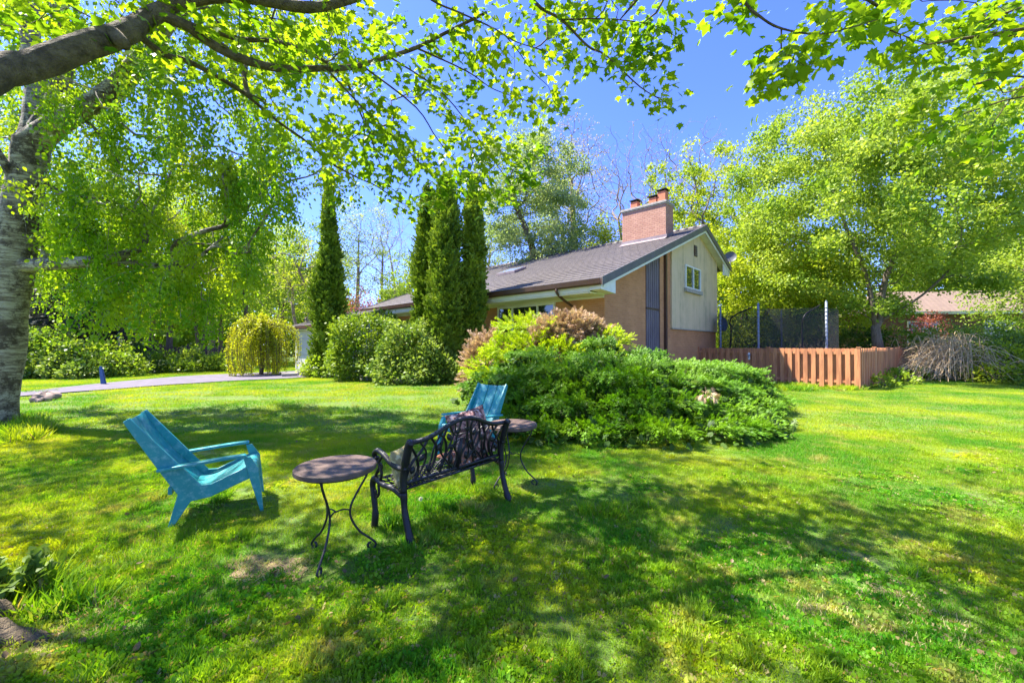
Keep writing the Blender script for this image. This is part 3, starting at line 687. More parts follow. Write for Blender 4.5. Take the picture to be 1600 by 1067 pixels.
for x, ww, hh in ((-2.2, .34, .36), (-1.28, .36, .33), (-.86, .36, .52)):
    mb = MB(); zb = ct+.104; mb.box(x-ww/2, x+ww/2, cy0+.22, cy0+.22+ww, zb, zb+hh); fl = mb.build('flue', 'terracotta', ch, bevel=.012)
    mb = MB(); mb.box(x-ww/2-.05, x+ww/2+.05, cy0+.17, cy0+.27+ww, zb+hh+.06, zb+hh+.085)
    for dx in (-1, 1):
        for dy in (0, 1): mb.box(x+dx*ww*.4-.012, x+dx*ww*.4+.012, cy0+.24+dy*ww*.8, cy0+.26+dy*ww*.8, zb+hh+.001, zb+hh+.059)
    mb.build('flue_cap', 'black_metal', fl)
# skylight and roof vent
mb = MB(); sy0, sy1, sx0, sx1 = 3.2, 4.1, -8.3, -7.0
mb.prism([(sy0, roofz(sy0)+.03), (sy1, roofz(sy1)+.03), (sy1, roofz(sy1)+.14), (sy0, roofz(sy0)+.14)], 0, sx0, sx1); sk_ = mb.build('skylight', 'flashing', house)
mb = MB(); mb.prism([(sy0+.08, roofz(sy0+.08)+.142), (sy1-.08, roofz(sy1-.08)+.142), (sy1-.08, roofz(sy1-.08)+.16), (sy0+.08, roofz(sy0+.08)+.16)], 0, sx0+.08, sx1-.08); mb.build('pane', 'skylight', sk_)
# garage wing
gx0, gx1, gy0, gy1, ge = -17.4, -12.6, -3.5, 8.0, 2.62
w = MB(); w.box(gx0, gx1, gy0, gy0+.25, -.1, ge-.1)
def gr(Y): return ge+.30*(Y-gy0+.4) if Y <= 2.2 else ge+.30*(2.6-gy0)-.3*(Y-2.2)
for xa in (gx0, gx1-.25): w.prism([(gy0+.25, -.1), (gy1, -.1), (gy1, gr(gy1)-.2), (2.2, gr(2.2)-.2), (gy0+.25, gr(gy0+.25)-.2)], 0, xa, xa+.25)
w.build('garage_wall', 'white', house)
r1 = sawroof(gx0-.3, gx1+.3, gy0-.4, gr(gy0-.4), 2.2, gr(2.2), 18); r2 = sawroof(gx0-.3, gx1+.3, gy1+.3, gr(gy1+.3), 2.201, gr(2.2), 16); r1.add(r2.v, r2.f); gro = r1.build('garage_roof', 'roof', house)
mb = MB(); mb.box(gx0-.3, gx1+.3, gy0-.50, gy0-.402, ge-.16, ge-.02); mb.build('gutter', 'gutter', gro)
mb = MB(); mb.box(gx0-.3, gx1+.3, gy0-.38, gy0-.002, ge-.22, ge-.18); mb.build('soffit', 'cream', gro)
mb = MB()
for k in range(5): mb.box(gx0+.5, gx1-.9, gy0-.05, gy0-.004, .28+k*.42, .28+k*.42+.405)
mb.build('garage_door', 'door_white', house)
# low pale brick steps by the front door
st_ = empty('brick_steps', onx(748, 14.2), HA, 'pale brick steps with a stone top beside the cedars', 'steps')
mb = MB(); mb.box(-1.6, .6, 0, .9, -.1, .62); mb.box(-1.6, .1, -.35, 0-.002, -.1, .3); mb.build('riser', 'pale_brick', st_)
mb = MB(); mb.box(-1.65, .65, -.05, .92, .624, .69); mb.box(-1.65, .12, -.40, -.052, .304, .36); mb.build('tread', 'concrete', st_, bevel=.01)
# satellite dishes
d_ = empty('satellite_dish', at(1141, 402, 21), R(-35), 'grey round satellite dish beyond the rear roof corner', 'satellite dish')
mb = MB(); c = []; 
for r_, z_ in ((.001, 0), (.12, .01), (.2, .03), (.27, .06), (.29, .075)): c.append((r_, z_))
mb.lathe(c, 20, cap=False); mb.lathe([(a, b-.012) for a, b in c][::-1], 20, cap=False); m_ = mb.build('dish', 'dish', d_, True); m_.rotation_euler = (R(80), 0, R(10))
mb = MB(); mb.tube(spline([(0, .05, -.02), (.0, .2, -.2), (-.05, .2, -.55)], 4), .025, 6); mb.tube([(-.05, .2, -.55), (-.3, .1, -.75)], .025, 6); mb.tube([(0, 0, -.22), (0, -.3, -.1)], .012, 5); mb.build('mount', 'grey_metal', d_, True)

# ------------------------------------------------------------------ wooden fence
C0 = Vector((12.6, 14.7, 0)); C1 = Vector((8.8, 19.1, 0)); C2 = G(1468, 575.5); C2.z = 0
def board_fence(a, b, name, label, h=1.5, bw=.145, gap=.115, both=True, posts=True, skip=0):
    d = (b-a); L = d.length; rz = math.atan2(d.y, d.x); root = empty(name, a, rz, label, 'fence')
    f = MB(); bk = MB(); x = .1; k = 0
    while x < L-.1:
        hh = h+random.uniform(-.008, .008); f.prism([(x, .04), (x+bw, .04), (x+bw, hh-.03), (x+bw-.03, hh), (x+.03, hh), (x, hh-.03)], 1, .025, .045)
        xx = x+(bw+gap)/2; bk.prism([(xx, .04), (xx+bw, .04), (xx+bw, hh-.03), (xx+bw-.03, hh), (xx+.03, hh), (xx, hh-.03)], 1, -.045, -.025)
        x += bw+gap
    f.build('front_boards', 'wood_fence', root, bevel=.003); bk.build('rear_boards', 'wood_fence', root)
    r_ = MB()
    for z in (.22, h-.22): r_.box(.0, L, -.024, .024, z, z+.09)
    r_.build('rail', 'wood_fence', root)
    n = max(1, round(L/2.45))
    for i in range(n+1):
        if i == 0 and skip: continue
        mb = MB(); px_ = L*i/n; mb.box(px_-.05, px_+.05, -.052, .052, -.1, h+.02); mb.box(px_-.065, px_+.065, -.067, .067, h+.021, h+.05); mb.build('post', 'wood_fence', root, bevel=.004)
    return root
fr = board_fence(C1, C0, 'board_fence', 'red cedar board fence joining the house to the corner, with gaps between boards')
for o in fr.children:
    pass
board_fence(C0, C2, 'board_fence', 'shaded side run of the board fence going back to the brush pile', skip=1)
lat = empty('gate_latch', C1.lerp(C0, .38)+Vector((-.07, -.06, 1.0)), math.atan2(C0.y-C1.y, C0.x-C1.x), 'small white metal latch on the red cedar fence', 'latch')
mb = MB(); mb.box(-.04, .04, -.02, .0, 0, .3); mb.build('plate', 'white', lat, bevel=.004); mb = MB(); mb.tube([(-.09, -.035, .2), (.09, -.035, .2)], .012, 6); mb.tube([(0, -.035, .2), (0, -.035, .08)], .015, 6); mb.build('bolt', 'steel', lat)

# ------------------------------------------------------------------ trampoline behind the fence
TC = onx(1210, 19.6); TR = 2.55; TC.z = 0
tr = empty('trampoline', TC, 0, 'trampoline with black safety net and pale poles behind the fence', 'trampoline')
ring = [(TR*math.cos(a), TR*math.sin(a)) for a in np.linspace(0, 2*math.pi, 49)[:-1]]
mb = MB(); mb.tube([(x, y, 1.02) for x, y in ring]+[(ring[0][0], ring[0][1], 1.02)], .03, 6); mb.build('frame', 'steel', tr, True)
mb = MB(); mb.lathe([(TR-.30, 1.0), (TR-.30, 1.015), (0.01, 1.015), (.01, 1.0)], 48, cap=False); mb.build('mat', 'black_metal', tr)
mb = MB(); mb.lathe([(TR+.02, 1.04), (TR-.29, 1.05), (TR-.29, 1.03), (TR+.02, 1.02)], 48, cap=False); mb.build('edge_pad', 'blue', tr)
for a in (180, -136, -78, 2, 50):
    x, y = (TR+.06)*math.cos(R(a)), (TR+.06)*math.sin(R(a)); mb = MB(); top = 3.45
    mb.tube([(x, y, .0), (x, y, top)], .045, 8); mb.tube([(x, y, top), (x, y, top+.05)], .03, 6)
    for k in range(12): mb.tube([(x, y, 1.3+k*.17), (x, y, 1.36+k*.17)], .052, 8)
    mb.build('pole', 'steel', tr, True)
nm = MB(); nm.lathe([((TR-.12), 1.05), (TR-.12, 3.2)], 48, cap=False); nm.build('net', 'net', tr, True)
for a in (-170, -98):
    mb = MB(); x, y = (TR-.1)*math.cos(R(a)), (TR-.1)*math.sin(R(a)); x2, y2 = (TR-.35)*math.cos(R(a+25)), (TR-.35)*math.sin(R(a+25))
    mb.tube(spline([(x, y, 1.05), (x*.96, y*.96, 2.2), (x*.9+x2*.1, y*.9+y2*.1, 2.9), (x2, y2, 3.35)], 6), .035, 6); mb.build('net_arch', 'black_metal', tr, True)
bd = empty('snow_saucer', at(1127, 507, 20.3), R(30), 'round blue disc hanging upright between the gable and trampoline', 'disc')
mb = MB(); mb.lathe([(.01, .0), (.25, .015), (.34, .06), (.37, .09), (.37, .10), (.25, .03), (.01, .015)], 28, cap=False); o = mb.build('bowl', surf('slate_blue', (.02, .045, .085), (.03, .06, .11), 5, .5), bd, True); o.rotation_euler = (R(85), 0, 0)
mb = MB(); mb.tube([(0, .05, .35), (0, .08, -2.5)], .02, 6); mb.build('stake', 'steel', bd)

# ------------------------------------------------------------------ neighbour's house on the right
nb = empty('bungalow', (26.5, 30, 0), R(-7), 'low neighbouring bungalow with brown shingle roof beyond the right trees', 'house')
w = MB(); w.box(0, 24, 0, .3, 0, 3.9); w.box(0, .3, .3, 9, 0, 3.9); w.box(.3, 24, 8.7, 9, 0, 3.9); w.build('wall', brickmat('far_brick', (.24, .12, .08), (.19, .10, .07), (.2, .15, .12)), nb)
mb = MB(); mb.add([(-1, -1, 4.0), (25, -1, 4.0), (25, 10, 4.0), (-1, 10, 4.0), (4.0, 4.5, 6.1), (21, 4.5, 6.1), (-1, -1, 3.85), (25, -1, 3.85), (25, 10, 3.85), (-1, 10, 3.85)], [(0, 1, 5, 4), (1, 2, 5), (2, 3, 4, 5), (3, 0, 4), (6, 7, 1, 0), (7, 8, 2, 1), (8, 9, 3, 2), (9, 6, 0, 3), (9, 8, 7, 6)]); nr_ = mb.build('roof', 'far_roof', nb)
mb = MB(); mb.box(-1.05, 25.05, -1.12, -1.02, 3.82, 4.02); mb.build('gutter', 'cream', nr_)
for a, b in ((2.5, 4.6), (7.5, 9.5), (12, 14.4), (17, 19)):
    mb = MB(); mb.box(a, b, -.06, -.004, 1.6, 3.4); f_ = mb.build('window', 'white', nb); mb = MB(); mb.box(a+.1, (a+b)/2-.04, -.08, -.062, 1.7, 3.3); mb.box((a+b)/2+.04, b-.1, -.08, -.062, 1.7, 3.3); mb.build('pane', 'glass', f_)

# ------------------------------------------------------------------ adirondack chairs (local x forward, rear foot line at x=0)
def make_chair(label):
    root = empty('adirondack_chair', (0, 0, 0), 0, label, 'chair', 'teal garden chairs on the lawn')
    Wd = .29
    # back: three moulded slats following the lean
    A = Vector((.19, 0, .30)); B = Vector((-.275, 0, .965)); d = (B-A).normalized(); nrm = Vector((d.z, 0, -d.x))
    for k, (ya, yb) in enumerate(((-.25, -.088), (-.078, .078), (.088, .25))):
        mb = MB(); n = 12; rows = []
        for i in range(n+1):
            t = i/n; c = A.lerp(B, t)+nrm*(-.035*math.sin(t*math.pi)); 
            for yv in (ya, yb):
                tuck = .03*(1-(yv/.25)**2); fl = 1+.06*t
                for o_ in (0, .018): q = c-nrm*(tuck+o_); rows.append((q.x, yv*fl, q.z))
        mb.v = rows
        for i in range(n):
            b = i*4; e = b+4
            mb.f += [(b, b+2, e+2, e), (b+1, e+1, e+3, b+3), (b, e, e+1, b+1), (b+2, b+3, e+3, e+2)]
        mb.f += [(0, 1, 3, 2), (n*4, n*4+2, n*4+3, n*4+1)]
        mb.build('back_slat', 'teal', root, True, bevel=.004)
    # seat
    prof = spline([(.17, .305), (.30, .315), (.48, .385), (.58, .435), (.635, .445), (.665, .41), (.672, .35)], 4) if False else [(p.x, p.z) for p in spline([(.17, 0, .305), (.28, 0, .305), (.45, 0, .37), (.57, 0, .432), (.635, 0, .445), (.668, 0, .41), (.675, 0, .35)], 4)]
    for ya, yb in ((-.262, -.006), (.006, .262)):
        pp = [(x, z) for x, z in prof]; lo = [(x-(.016 if x > .62 else 0), z-(.018 if x <= .66 else 0)) for x, z in prof]
        mb = MB(); mb.prism(pp+lo[::-1], 1, ya, yb); mb.build('seat_panel', 'teal', root, bevel=.004)
    for s_ in (-1, 1):
        y0, y1 = (Wd-.028, Wd) if s_ > 0 else (-Wd, -Wd+.028)
        # side shell: back rail, rear leg and seat rail in one moulded panel
        sh = [(-.305, .955), (-.262, .985), (.225, .335), (.30, .33), (.58, .45), (.605, .335), (.30, .215), (.155, .20), (.035, 0.0), (-.005, 0.0), (.062, .275), (-.065, .50)]
        mb = MB(); mb.prism(sh, 1, y0, y1); mb.build('side_panel', 'teal', root, bevel=.006)
        
        fl = [(.545, .545), (.60, .54), (.672, .42), (.715, 0), (.69, 0), (.60, .33)]
        mb = MB(); mb.prism(fl, 1, (y0 if s_ > 0 else y0-.02), (y1+.02 if s_ > 0 else y1)); mb.build('front_leg', 'teal', root, bevel=.006)
        ya = .275*s_; yb_ = .35*s_; mb = MB(); top = spline([(-.075, 0, .535), (.1, 0, .545), (.35, 0, .565), (.56, 0, .575)], 4)
        pr = [(p.x, p.z) for p in top]+[(.575, .565), (.57, .545)]+[(p.x, p.z-.026) for p in top[::-1]]
        mb.prism(pr, 1, min(ya, yb_), max(ya, yb_)); mb.build('armrest', 'teal', root, bevel=.006)
    mb = MB(); mb.box(-.01, .02, -Wd+.03, Wd-.03, .28, .34); mb.build('cross_brace', 'teal', root)
    return root
ch1 = make_chair('teal chair on the left, seen side-on and turned towards the table')
ch1.location = gp(-3.02+.02, 3.60+.0); ch1.rotation_euler.z = R(31)
# chair placed by its centre line: near side foot is at local y=-0.29
off = Matrix.Rotation(R(31), 3, 'Z') @ Vector((0, .29, 0)); ch1.location = Vector((-3.02, 3.57, 0))+off
ch2 = copy_tree(ch1); ch2['label'] = 'teal chair behind the iron bench, facing the camera beside the juniper'
ch2.location = (-.47, 6.42, 0); ch2.rotation_euler.z = R(-122.6)

# ------------------------------------------------------------------ bistro tables
def make_table(label, rot):
    root = empty('bistro_table', (0, 0, 0), rot, label, 'table', 'round tables at the ends of the bench')
    mb = MB(); mb.lathe([(.001, .655), (.285, .655), (.292, .661), (.292, .69), (.285, .697), (.001, .697)], 48, cap=False); mb.build('table_top', 'table_top', root, True).modifiers.new('e', 'EDGE_SPLIT').split_angle = R(40)
    mb = MB(); mb.lathe([(.24, .64), (.255, .64), (.255, .654), (.24, .654), (.24, .64)], 32, cap=False); mb.build('rim_ring', 'iron_table', root, True)
    for k in range(3):
        a = R(-90+120*k); 
        pr = [(.235, .645), (.22, .58), (.15, .46), (.105, .36), (.11, .27), (.17, .16), (.25, .085), (.292, .04), (.285, .008), (.25, .006), (.232, .03), (.24, .05), (.258, .052)]
        mb = MB(); mb.tube(spline([(r*math.cos(a), r*math.sin(a), z) for r, z in pr], 5), .0085, 7); mb.build('leg', 'iron_table', root, True)
    mb = MB()
    for k in range(3): a = R(-90+120*k); mb.tube(spline([(0, 0, .34), (.05*math.cos(a), .05*math.sin(a), .35), (.105*math.cos(a), .105*math.sin(a), .335)], 4), .006, 6)
    mb.build('brace', 'iron_table', root, True)
    return root
t1 = make_table('brown-topped round table in the foreground, left of the bench', 0); t1.location = (-1.335, 3.08, 0)
t2 = copy_tree(t1); t2['label'] = 'round table half hidden behind the right end of the bench'; t2.location = (-.0, 4.72, 0); t2.rotation_euler.z = R(78)

# ------------------------------------------------------------------ cast-iron bench: local x along length from near end, y towards the front
bdir = Vector((-.067+.84, 4.21-3.28, 0)); BL = bdir.length; brz = math.atan2(bdir.y, bdir.x)
bench = empty('iron_bench', (-.84, 3.28, 0), brz, 'black cast-iron garden bench with openwork back and worn seat', 'bench')
def top_z(u):  # u 0..1 along the back
    return .80+.135*math.exp(-((u-.5)/.25)**2)+.012*math.cos(2*math.pi*u*3)*.3
def bp(u, v):   # point on the back panel, v 0 (seat) .. 1 (top rail)
    zt = top_z(u); z = .46+(zt-.46)*v; lean = -(z-.42)*.22+.11
    return Vector((u*BL, lean-.02, z))
mb = MB()
mb.tube([bp(u, 1) for u in np.linspace(0, 1, 30)], .024, 8, flat=.9)
mb.tube([bp(u, 0) for u in np.linspace(0, 1, 12)], .017, 6)
rr = .0145
def curve(pts, r=rr): mb.tube(spline([bp(a, b) for a, b in pts], 6), r, 6, flat=.6)
for m_ in (0, 1):
    X = (lambda t: t) if m_ == 0 else (lambda t: 1-t)
    def cv(pts, r=rr): curve([(X(a), b) for a, b in pts], r)
    cv([(.02, .05), (.05, .45), (.13, .75), (.17, 1)]); cv([(.03, .9), (.09, .6), (.12, .25), (.08, 0)]); cv([(.10, 0), (.16, .3), (.17, .65), (.10, .97)])
    cv([(.14, 0), (.22, .35), (.24, .7), (.31, 1)]); cv([(.19, 1), (.26, .62), (.25, .3), (.20, 0)]); cv([(.23, .05), (.31, .28), (.38, .35), (.44, .6)], .011)
    cv([(.26, .95), (.33, .72), (.36, .4), (.32, 0)]); cv([(.34, 1), (.30, .55), (.38, .22), (.45, .02)]); cv([(.30, .1), (.38, .5), (.42, .85), (.40, 1)])
    cv([(.42, 0), (.40, .3), (.45, .55), (.5, .62)], .011); cv([(.46, .0), (.48, .25), (.44, .5), (.47, .98)]); cv([(.36, .97), (.42, .72), (.5, .70)], .011)
    for (u, v, L, an) in ((.07, .3, .07, 1.2), (.14, .55, .08, .7), (.21, .22, .08, 1.9), (.28, .62, .09, 1.0), (.33, .18, .08, .5), (.37, .72, .08, 2.0), (.42, .22, .09, 1.3), (.45, .78, .08, .3), (.40, .50, .07, 2.4)):
        c = bp(X(u), v); an_ = an if m_ == 0 else math.pi-an; dx = Vector((math.cos(an_), 0, math.sin(an_)))*L*.5
        mb.tube([c-dx, c-dx*.5, c, c+dx*.5, c+dx], [.004, .022, .029, .021, .004], 6, flat=.5, up=(0, 1, 0))
mb.tube([bp(.5, 0), bp(.5, .3), bp(.5, .62)], [.02, .028, .012], 8)
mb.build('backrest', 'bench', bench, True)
# seat lattice
mb = MB(); sx = lambda t: t*BL
def zp(y_): return .415+.02*math.cos((y_-.25)/.25*math.pi)*-1+.015
def seatz(y_): return .425-.018*math.sin(max(0, min(1, (y_-.04)/.42))*math.pi)
for y_ in (.07, .46): mb.tube([(.02, y_, seatz(y_)), (BL-.02, y_, seatz(y_))], .016, 6, flat=.7)
n = 26
for i in range(n+1):
    for s_ in (1, -1):
        x0_ = .03+(BL-.06)*i/n; pts_ = []
        for k in range(9):
            y_ = .07+.39*k/8; x_ = x0_+s_*.14*(k/8-.5)
            if .02 < x_ < BL-.02: pts_.append((x_, y_, seatz(y_)+(.0 if s_ > 0 else .006)))
        if len(pts_) > 2: mb.tube(pts_, .0075, 5, flat=.6)
for y_ in (.15, .23, .31, .39): mb.tube([(.02, y_, seatz(y_)-.004), (BL-.02, y_, seatz(y_)-.004)], .006, 5)
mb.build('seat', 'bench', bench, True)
for xx, s_ in ((0, -1), (BL, 1)):
    mb = MB(); mb.tube(spline([(xx, -.05, 0), (xx, .0, .12), (xx, .045, .26), (xx, .06, .40)], 5), [.032]*4+[.027]*6+[.025]*3+[.029]*3, 8, flat=1.1); mb.build('rear_leg', 'bench', bench, True)
    mb = MB(); mb.tube(spline([(xx, .06, .40), (xx, .06, .55), (xx, .02, .70), (xx, -.01, .79), (xx, -.035, .825)], 5), [.029]*8+[.034]*13, 8); mb.build('back_post', 'bench', bench, True)
    mb = MB(); mb.tube(spline([(xx, .49, .0), (xx, .475, .12), (xx, .50, .27), (xx, .52, .36), (xx, .50, .42), (xx, .46, .435)], 5), [.031]*6+[.026]*10+[.028]*10, 8); mb.build('front_leg', 'bench', bench, True)
    mb = MB(); mb.tube(spline([(xx, .47, .43), (xx, .36, .40), (xx, .2, .40), (xx, .06, .36)], 5), .024, 8); mb.build('side_rail', 'bench', bench, True)
    mb = MB(); mb.tube(spline([(xx, .02, .60), (xx, .10, .585), (xx, .22, .60), (xx, .36, .665), (xx, .44, .68), (xx, .485, .655), (xx, .49, .62), (xx, .46, .605), (xx, .445, .625)], 5), [.026]*20+[.026]*10+[.022]*11, 8, flat=.8); ar_ = mb.build('armrest', 'bench', bench, True)
    mb = MB(); mb.tube(spline([(xx, .46, .60), (xx, .41, .55), (xx, .45, .49), (xx, .48, .43)], 5), .014, 7); mb.tube(spline([(xx, .36, .645), (xx, .42, .58), (xx, .38, .50), (xx, .40, .42)], 5), .013, 7)
    for zz, rr_ in ((.55, .03), (.49, .026)): mb.tube(spline([(xx, .40+.03*math.cos(w_), zz+rr_*math.sin(w_)) for w_ in np.linspace(0, 5.5, 7)], 3), .008, 6)
    mb.build('arm_scroll', 'bench', ar_, True)
    mb = MB(); mb.tube(spline([(xx, .43, .40), (xx, .42, .31), (xx, .46, .27), (xx, .47, .33)], 4), .013, 6); mb.build('knee_scroll', 'bench', bench, True)
def cushion(name, label, loc, rot, w_, h_, t_, mat, parent_m=None):
    mb = MB(); n = 14
    for sgn in (1, -1):
        o = len(mb.v)
        for j in range(n+1):
            for i in range(n+1):
                u = i/n*2-1; v = j/n*2-1; th = ((1-abs(u)**3.2)*(1-abs(v)**3.2))**.55; pin = 1-.07*(1-abs(u)**2)*abs(v)**3; pin2 = 1-.07*(1-abs(v)**2)*abs(u)**3
                wr = .010*math.sin(u*9+v*4)*th+.006*math.sin(v*13-u*7)*th
                mb.v.append((u*w_/2*pin2, v*h_/2*pin, sgn*(t_/2*th)+wr*sgn))
        for j in range(n):
            for i in range(n):
                q = o+j*(n+1)+i; f = (q, q+1, q+n+2, q+n+1); mb.f.append(f if sgn > 0 else f[::-1])
    me_ = mb.build(name, mat, None, True); me_.location = loc; me_.rotation_euler = rot; me_['label'] = label; me_['category'] = 'cushion'; me_['group'] = 'cushions on the bench'
    return me_
bm_ = Matrix.Translation((-.84, 3.28, 0)) @ Matrix.Rotation(brz, 4, 'Z')
def bl(x, y, z): return bm_ @ Vector((x, y, z))
from mathutils import Euler
def brot(e): return (Matrix.Rotation(brz, 3, 'Z') @ Euler(e).to_matrix()).to_euler()
cushion('cushion', 'olive tan cushion standing at the left arm of the bench', bl(.15, .27, .555), brot((R(78), 0, R(30))), .36, .32, .13, 'moss_fabric')
cushion('cushion', 'pink floral cushion standing at the right end of the bench', bl(BL-.30, .20, .71), brot((R(72), R(-8), R(-8))), .48, .50, .15, 'floral')
cushion('cushion', 'rust coloured cushion lying on the bench seat', bl(BL-.36, .24, .485), brot((R(6), R(3), R(5))), .50, .34, .10, 'rust')

# ------------------------------------------------------------------ junipers: one big spreading mound
jr = empty('juniper', (2.4, 8.4, 0), 0, 'wide spreading juniper mound filling the middle of the lawn', 'shrub')
J0 = Vector((2.4, 8.4, 0)); lobes = []
def jl(px, py, d, rx, rz_, ry=None): p = at(px, py, d); lobes.append(((p.x-J0.x, p.y-J0.y, max(p.z-rz_, .05)), (rx, ry or rx*.85, rz_)))
# (px,py) is where the top of each lobe shows
for a in [(a_[0], a_[1]+(18 if a_[0] < 980 else 17), a_[2], a_[3], a_[4]*.72) for a_ in [(850, 640, 6.9, .75, .45), (940, 645, 6.7, .8, .42), (1030, 650, 6.7, .8, .42), (1120, 645, 6.9, .8, .42), (1190, 655, 7.2, .6, .32), (790, 620, 7.5, .7, .5),
          (870, 600, 7.5, .85, .55), (970, 600, 7.4, .9, .55), (1070, 605, 7.5, .9, .55), (1150, 615, 7.7, .8, .5), (1200, 640, 7.9, .55, .35),
          (800, 565, 8.4, .9, .7), (890, 550, 8.3, 1.0, .75), (985, 560, 8.2, 1.0, .75), (1080, 572, 8.3, 1.0, .7), (1140, 585, 8.6, .85, .6),
          (760, 575, 9.4, .8, .7), (830, 530, 9.4, 1.0, .9), (920, 535, 9.2, 1.0, .9), (1010, 545, 9.2, 1.05, .9), (1090, 552, 9.4, 1.0, .85), (1150, 560, 9.8, .9, .75),
          (775, 560, 10.4, .9, .9), (1170, 575, 10.3, .7, .6),
          (940, 512, 10.0, .7, .8), (1000, 532, 10.3, .9, .9), (1060, 548, 10.4, .9, .9), (1120, 552, 10.6, .9, .9)]]: jl(*a)
tiers = []
for (c_, r_) in lobes:
    zt = c_[2]+r_[2]; k = 0; z_ = zt-.10
    while z_ > .12:
        g_ = .62+.16*k; tiers.append(((c_[0]+rng.normal()*.14, c_[1]+rng.normal()*.12-.05*k, z_), (r_[0]*min(g_, 1.02)*rng.uniform(.85, 1.1), r_[1]*min(g_, 1.02)*rng.uniform(.85, 1.1), .13))); k += 1; z_ -= rng.uniform(.26, .36)
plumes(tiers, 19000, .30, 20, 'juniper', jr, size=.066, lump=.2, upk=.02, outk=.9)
Pi, _, _ = blob([(l[0], tuple(x*.86 for x in l[1])) for l in lobes], 12000, .3, .45, 0, .1, .02); leafcloud('inner_foliage', Pi, .16*rng.uniform(.6, 1.3, len(Pi)), T_SCALE, 'dark_leaf', jr, jit=1)  # inner layer coloured dark to paint the shade in gaps between tiers
mb = MB()
for l in lobes:
    c = Vector(l[0]); b = Vector((c.x*.75, c.y*.75+.2, 0)); mb.tube(spline([b, (b+c)/2+Vector((random.uniform(-.1, .1), 0, .1)), c+Vector((0, -l[1][1]*.5, .05))], 4), [.035, .033, .03, .028, .025, .02, .016, .012, .008], 5)
mb.build('stem', 'bark_brown', jr, True)
# dead patch low on the right
q = at(1105, 618, 7.3); Pd, nd_, _ = blob([((q.x-J0.x, q.y-J0.y, q.z), (.13, .12, .06))], 34, .9, .6, 0, .2); leafcloud('dead_twigs', Pd, .15, T_SPRAY, 'dead', jr, dirs=nd_+np.array([0, 0, -.8]), jit=.4)
# upper juniper with sunlight put into its colour, two dead bushes behind
def shrub_at(name, label, specs, n, size, mat, T=T_FERN, cat='shrub', up=.4, group=None, jit=.4, bias=.75, inner=True, sd=.5, stems=5):
    ps = [at(px, py, d) for px, py, d, *_ in specs]; cx_ = sum(p.x for p in ps)/len(ps); cy_ = sum(p.y for p in ps)/len(ps); b = gp(cx_, cy_)
    lb = [((p.x-b.x, p.y-b.y, max(p.z-b.z-s[4], .1)), (s[3], s[5] if len(s) > 5 else s[3]*.9, s[4])) for p, s in zip(ps, specs)]
    root = empty(name, b, 0, label, cat, group); P, nr, ix = blob(lb, n, bias, sd, up, .30); P = P+nr*(rng.random(len(P))**6*.22)[:, None]
    if T is not T_LEAF: plumes(lb, n//6, .30, 26, mat, root, size=size*.45, T=T_FERN)
    else: leafcloud('foliage', P, size*rng.uniform(.6, 1.35, len(P)), T, mat, root, dirs=nr+np.array([0, 0, .15]), up=nr*.6+np.array([0, 0, .8]), jit=jit)
    mb = MB()
    for k in range(stems):
        l = lb[k % len(lb)]; t2 = Vector(l[0])+Vector((0, 0, l[1][2]*.4)); b_ = Vector((l[0][0]*.5, l[0][1]*.5, -.05)); mb.tube(spline([b_, (b_+t2)/2+Vector((random.uniform(-.12, .12), random.uniform(-.1, .1), 0)), t2], 4), [.04, .038, .035, .03, .027, .023, .019, .014, .008], 5)
    mb.build('stem', 'bark_brown', root, True); return root
shrub_at('juniper', 'juniper with sunlit yellow-green colour at the upper left of the mound', [(825, 492, 11.2, .95, .35), (800, 522, 11.0, .8, .4), (770, 548, 10.8, .7, .5), (835, 520, 10.8, .8, .45), (790, 575, 10.3, .8, .6), (955, 512, 11.0, .5, .35), (925, 535, 10.6, .8, .45), (865, 530, 10.6, .8, .4)], 9000, .16, 'juniper_sunlit')
shrub_at('dead_juniper', 'dead brown juniper top behind the green mound under the front window', [(885, 489, 11.3, .9, .5), (915, 497, 11.4, .65, .5), (865, 507, 11.0, .65, .4)], 7000, .22, 'dead', T_SPRAY, jit=.35)
shrub_at('dead_juniper', 'brown dead juniper between the cedars and the green mound', [(765, 520, 12.0, .7, .9), (745, 545, 11.8, .5, .8)], 3200, .22, 'dead', T_SPRAY)

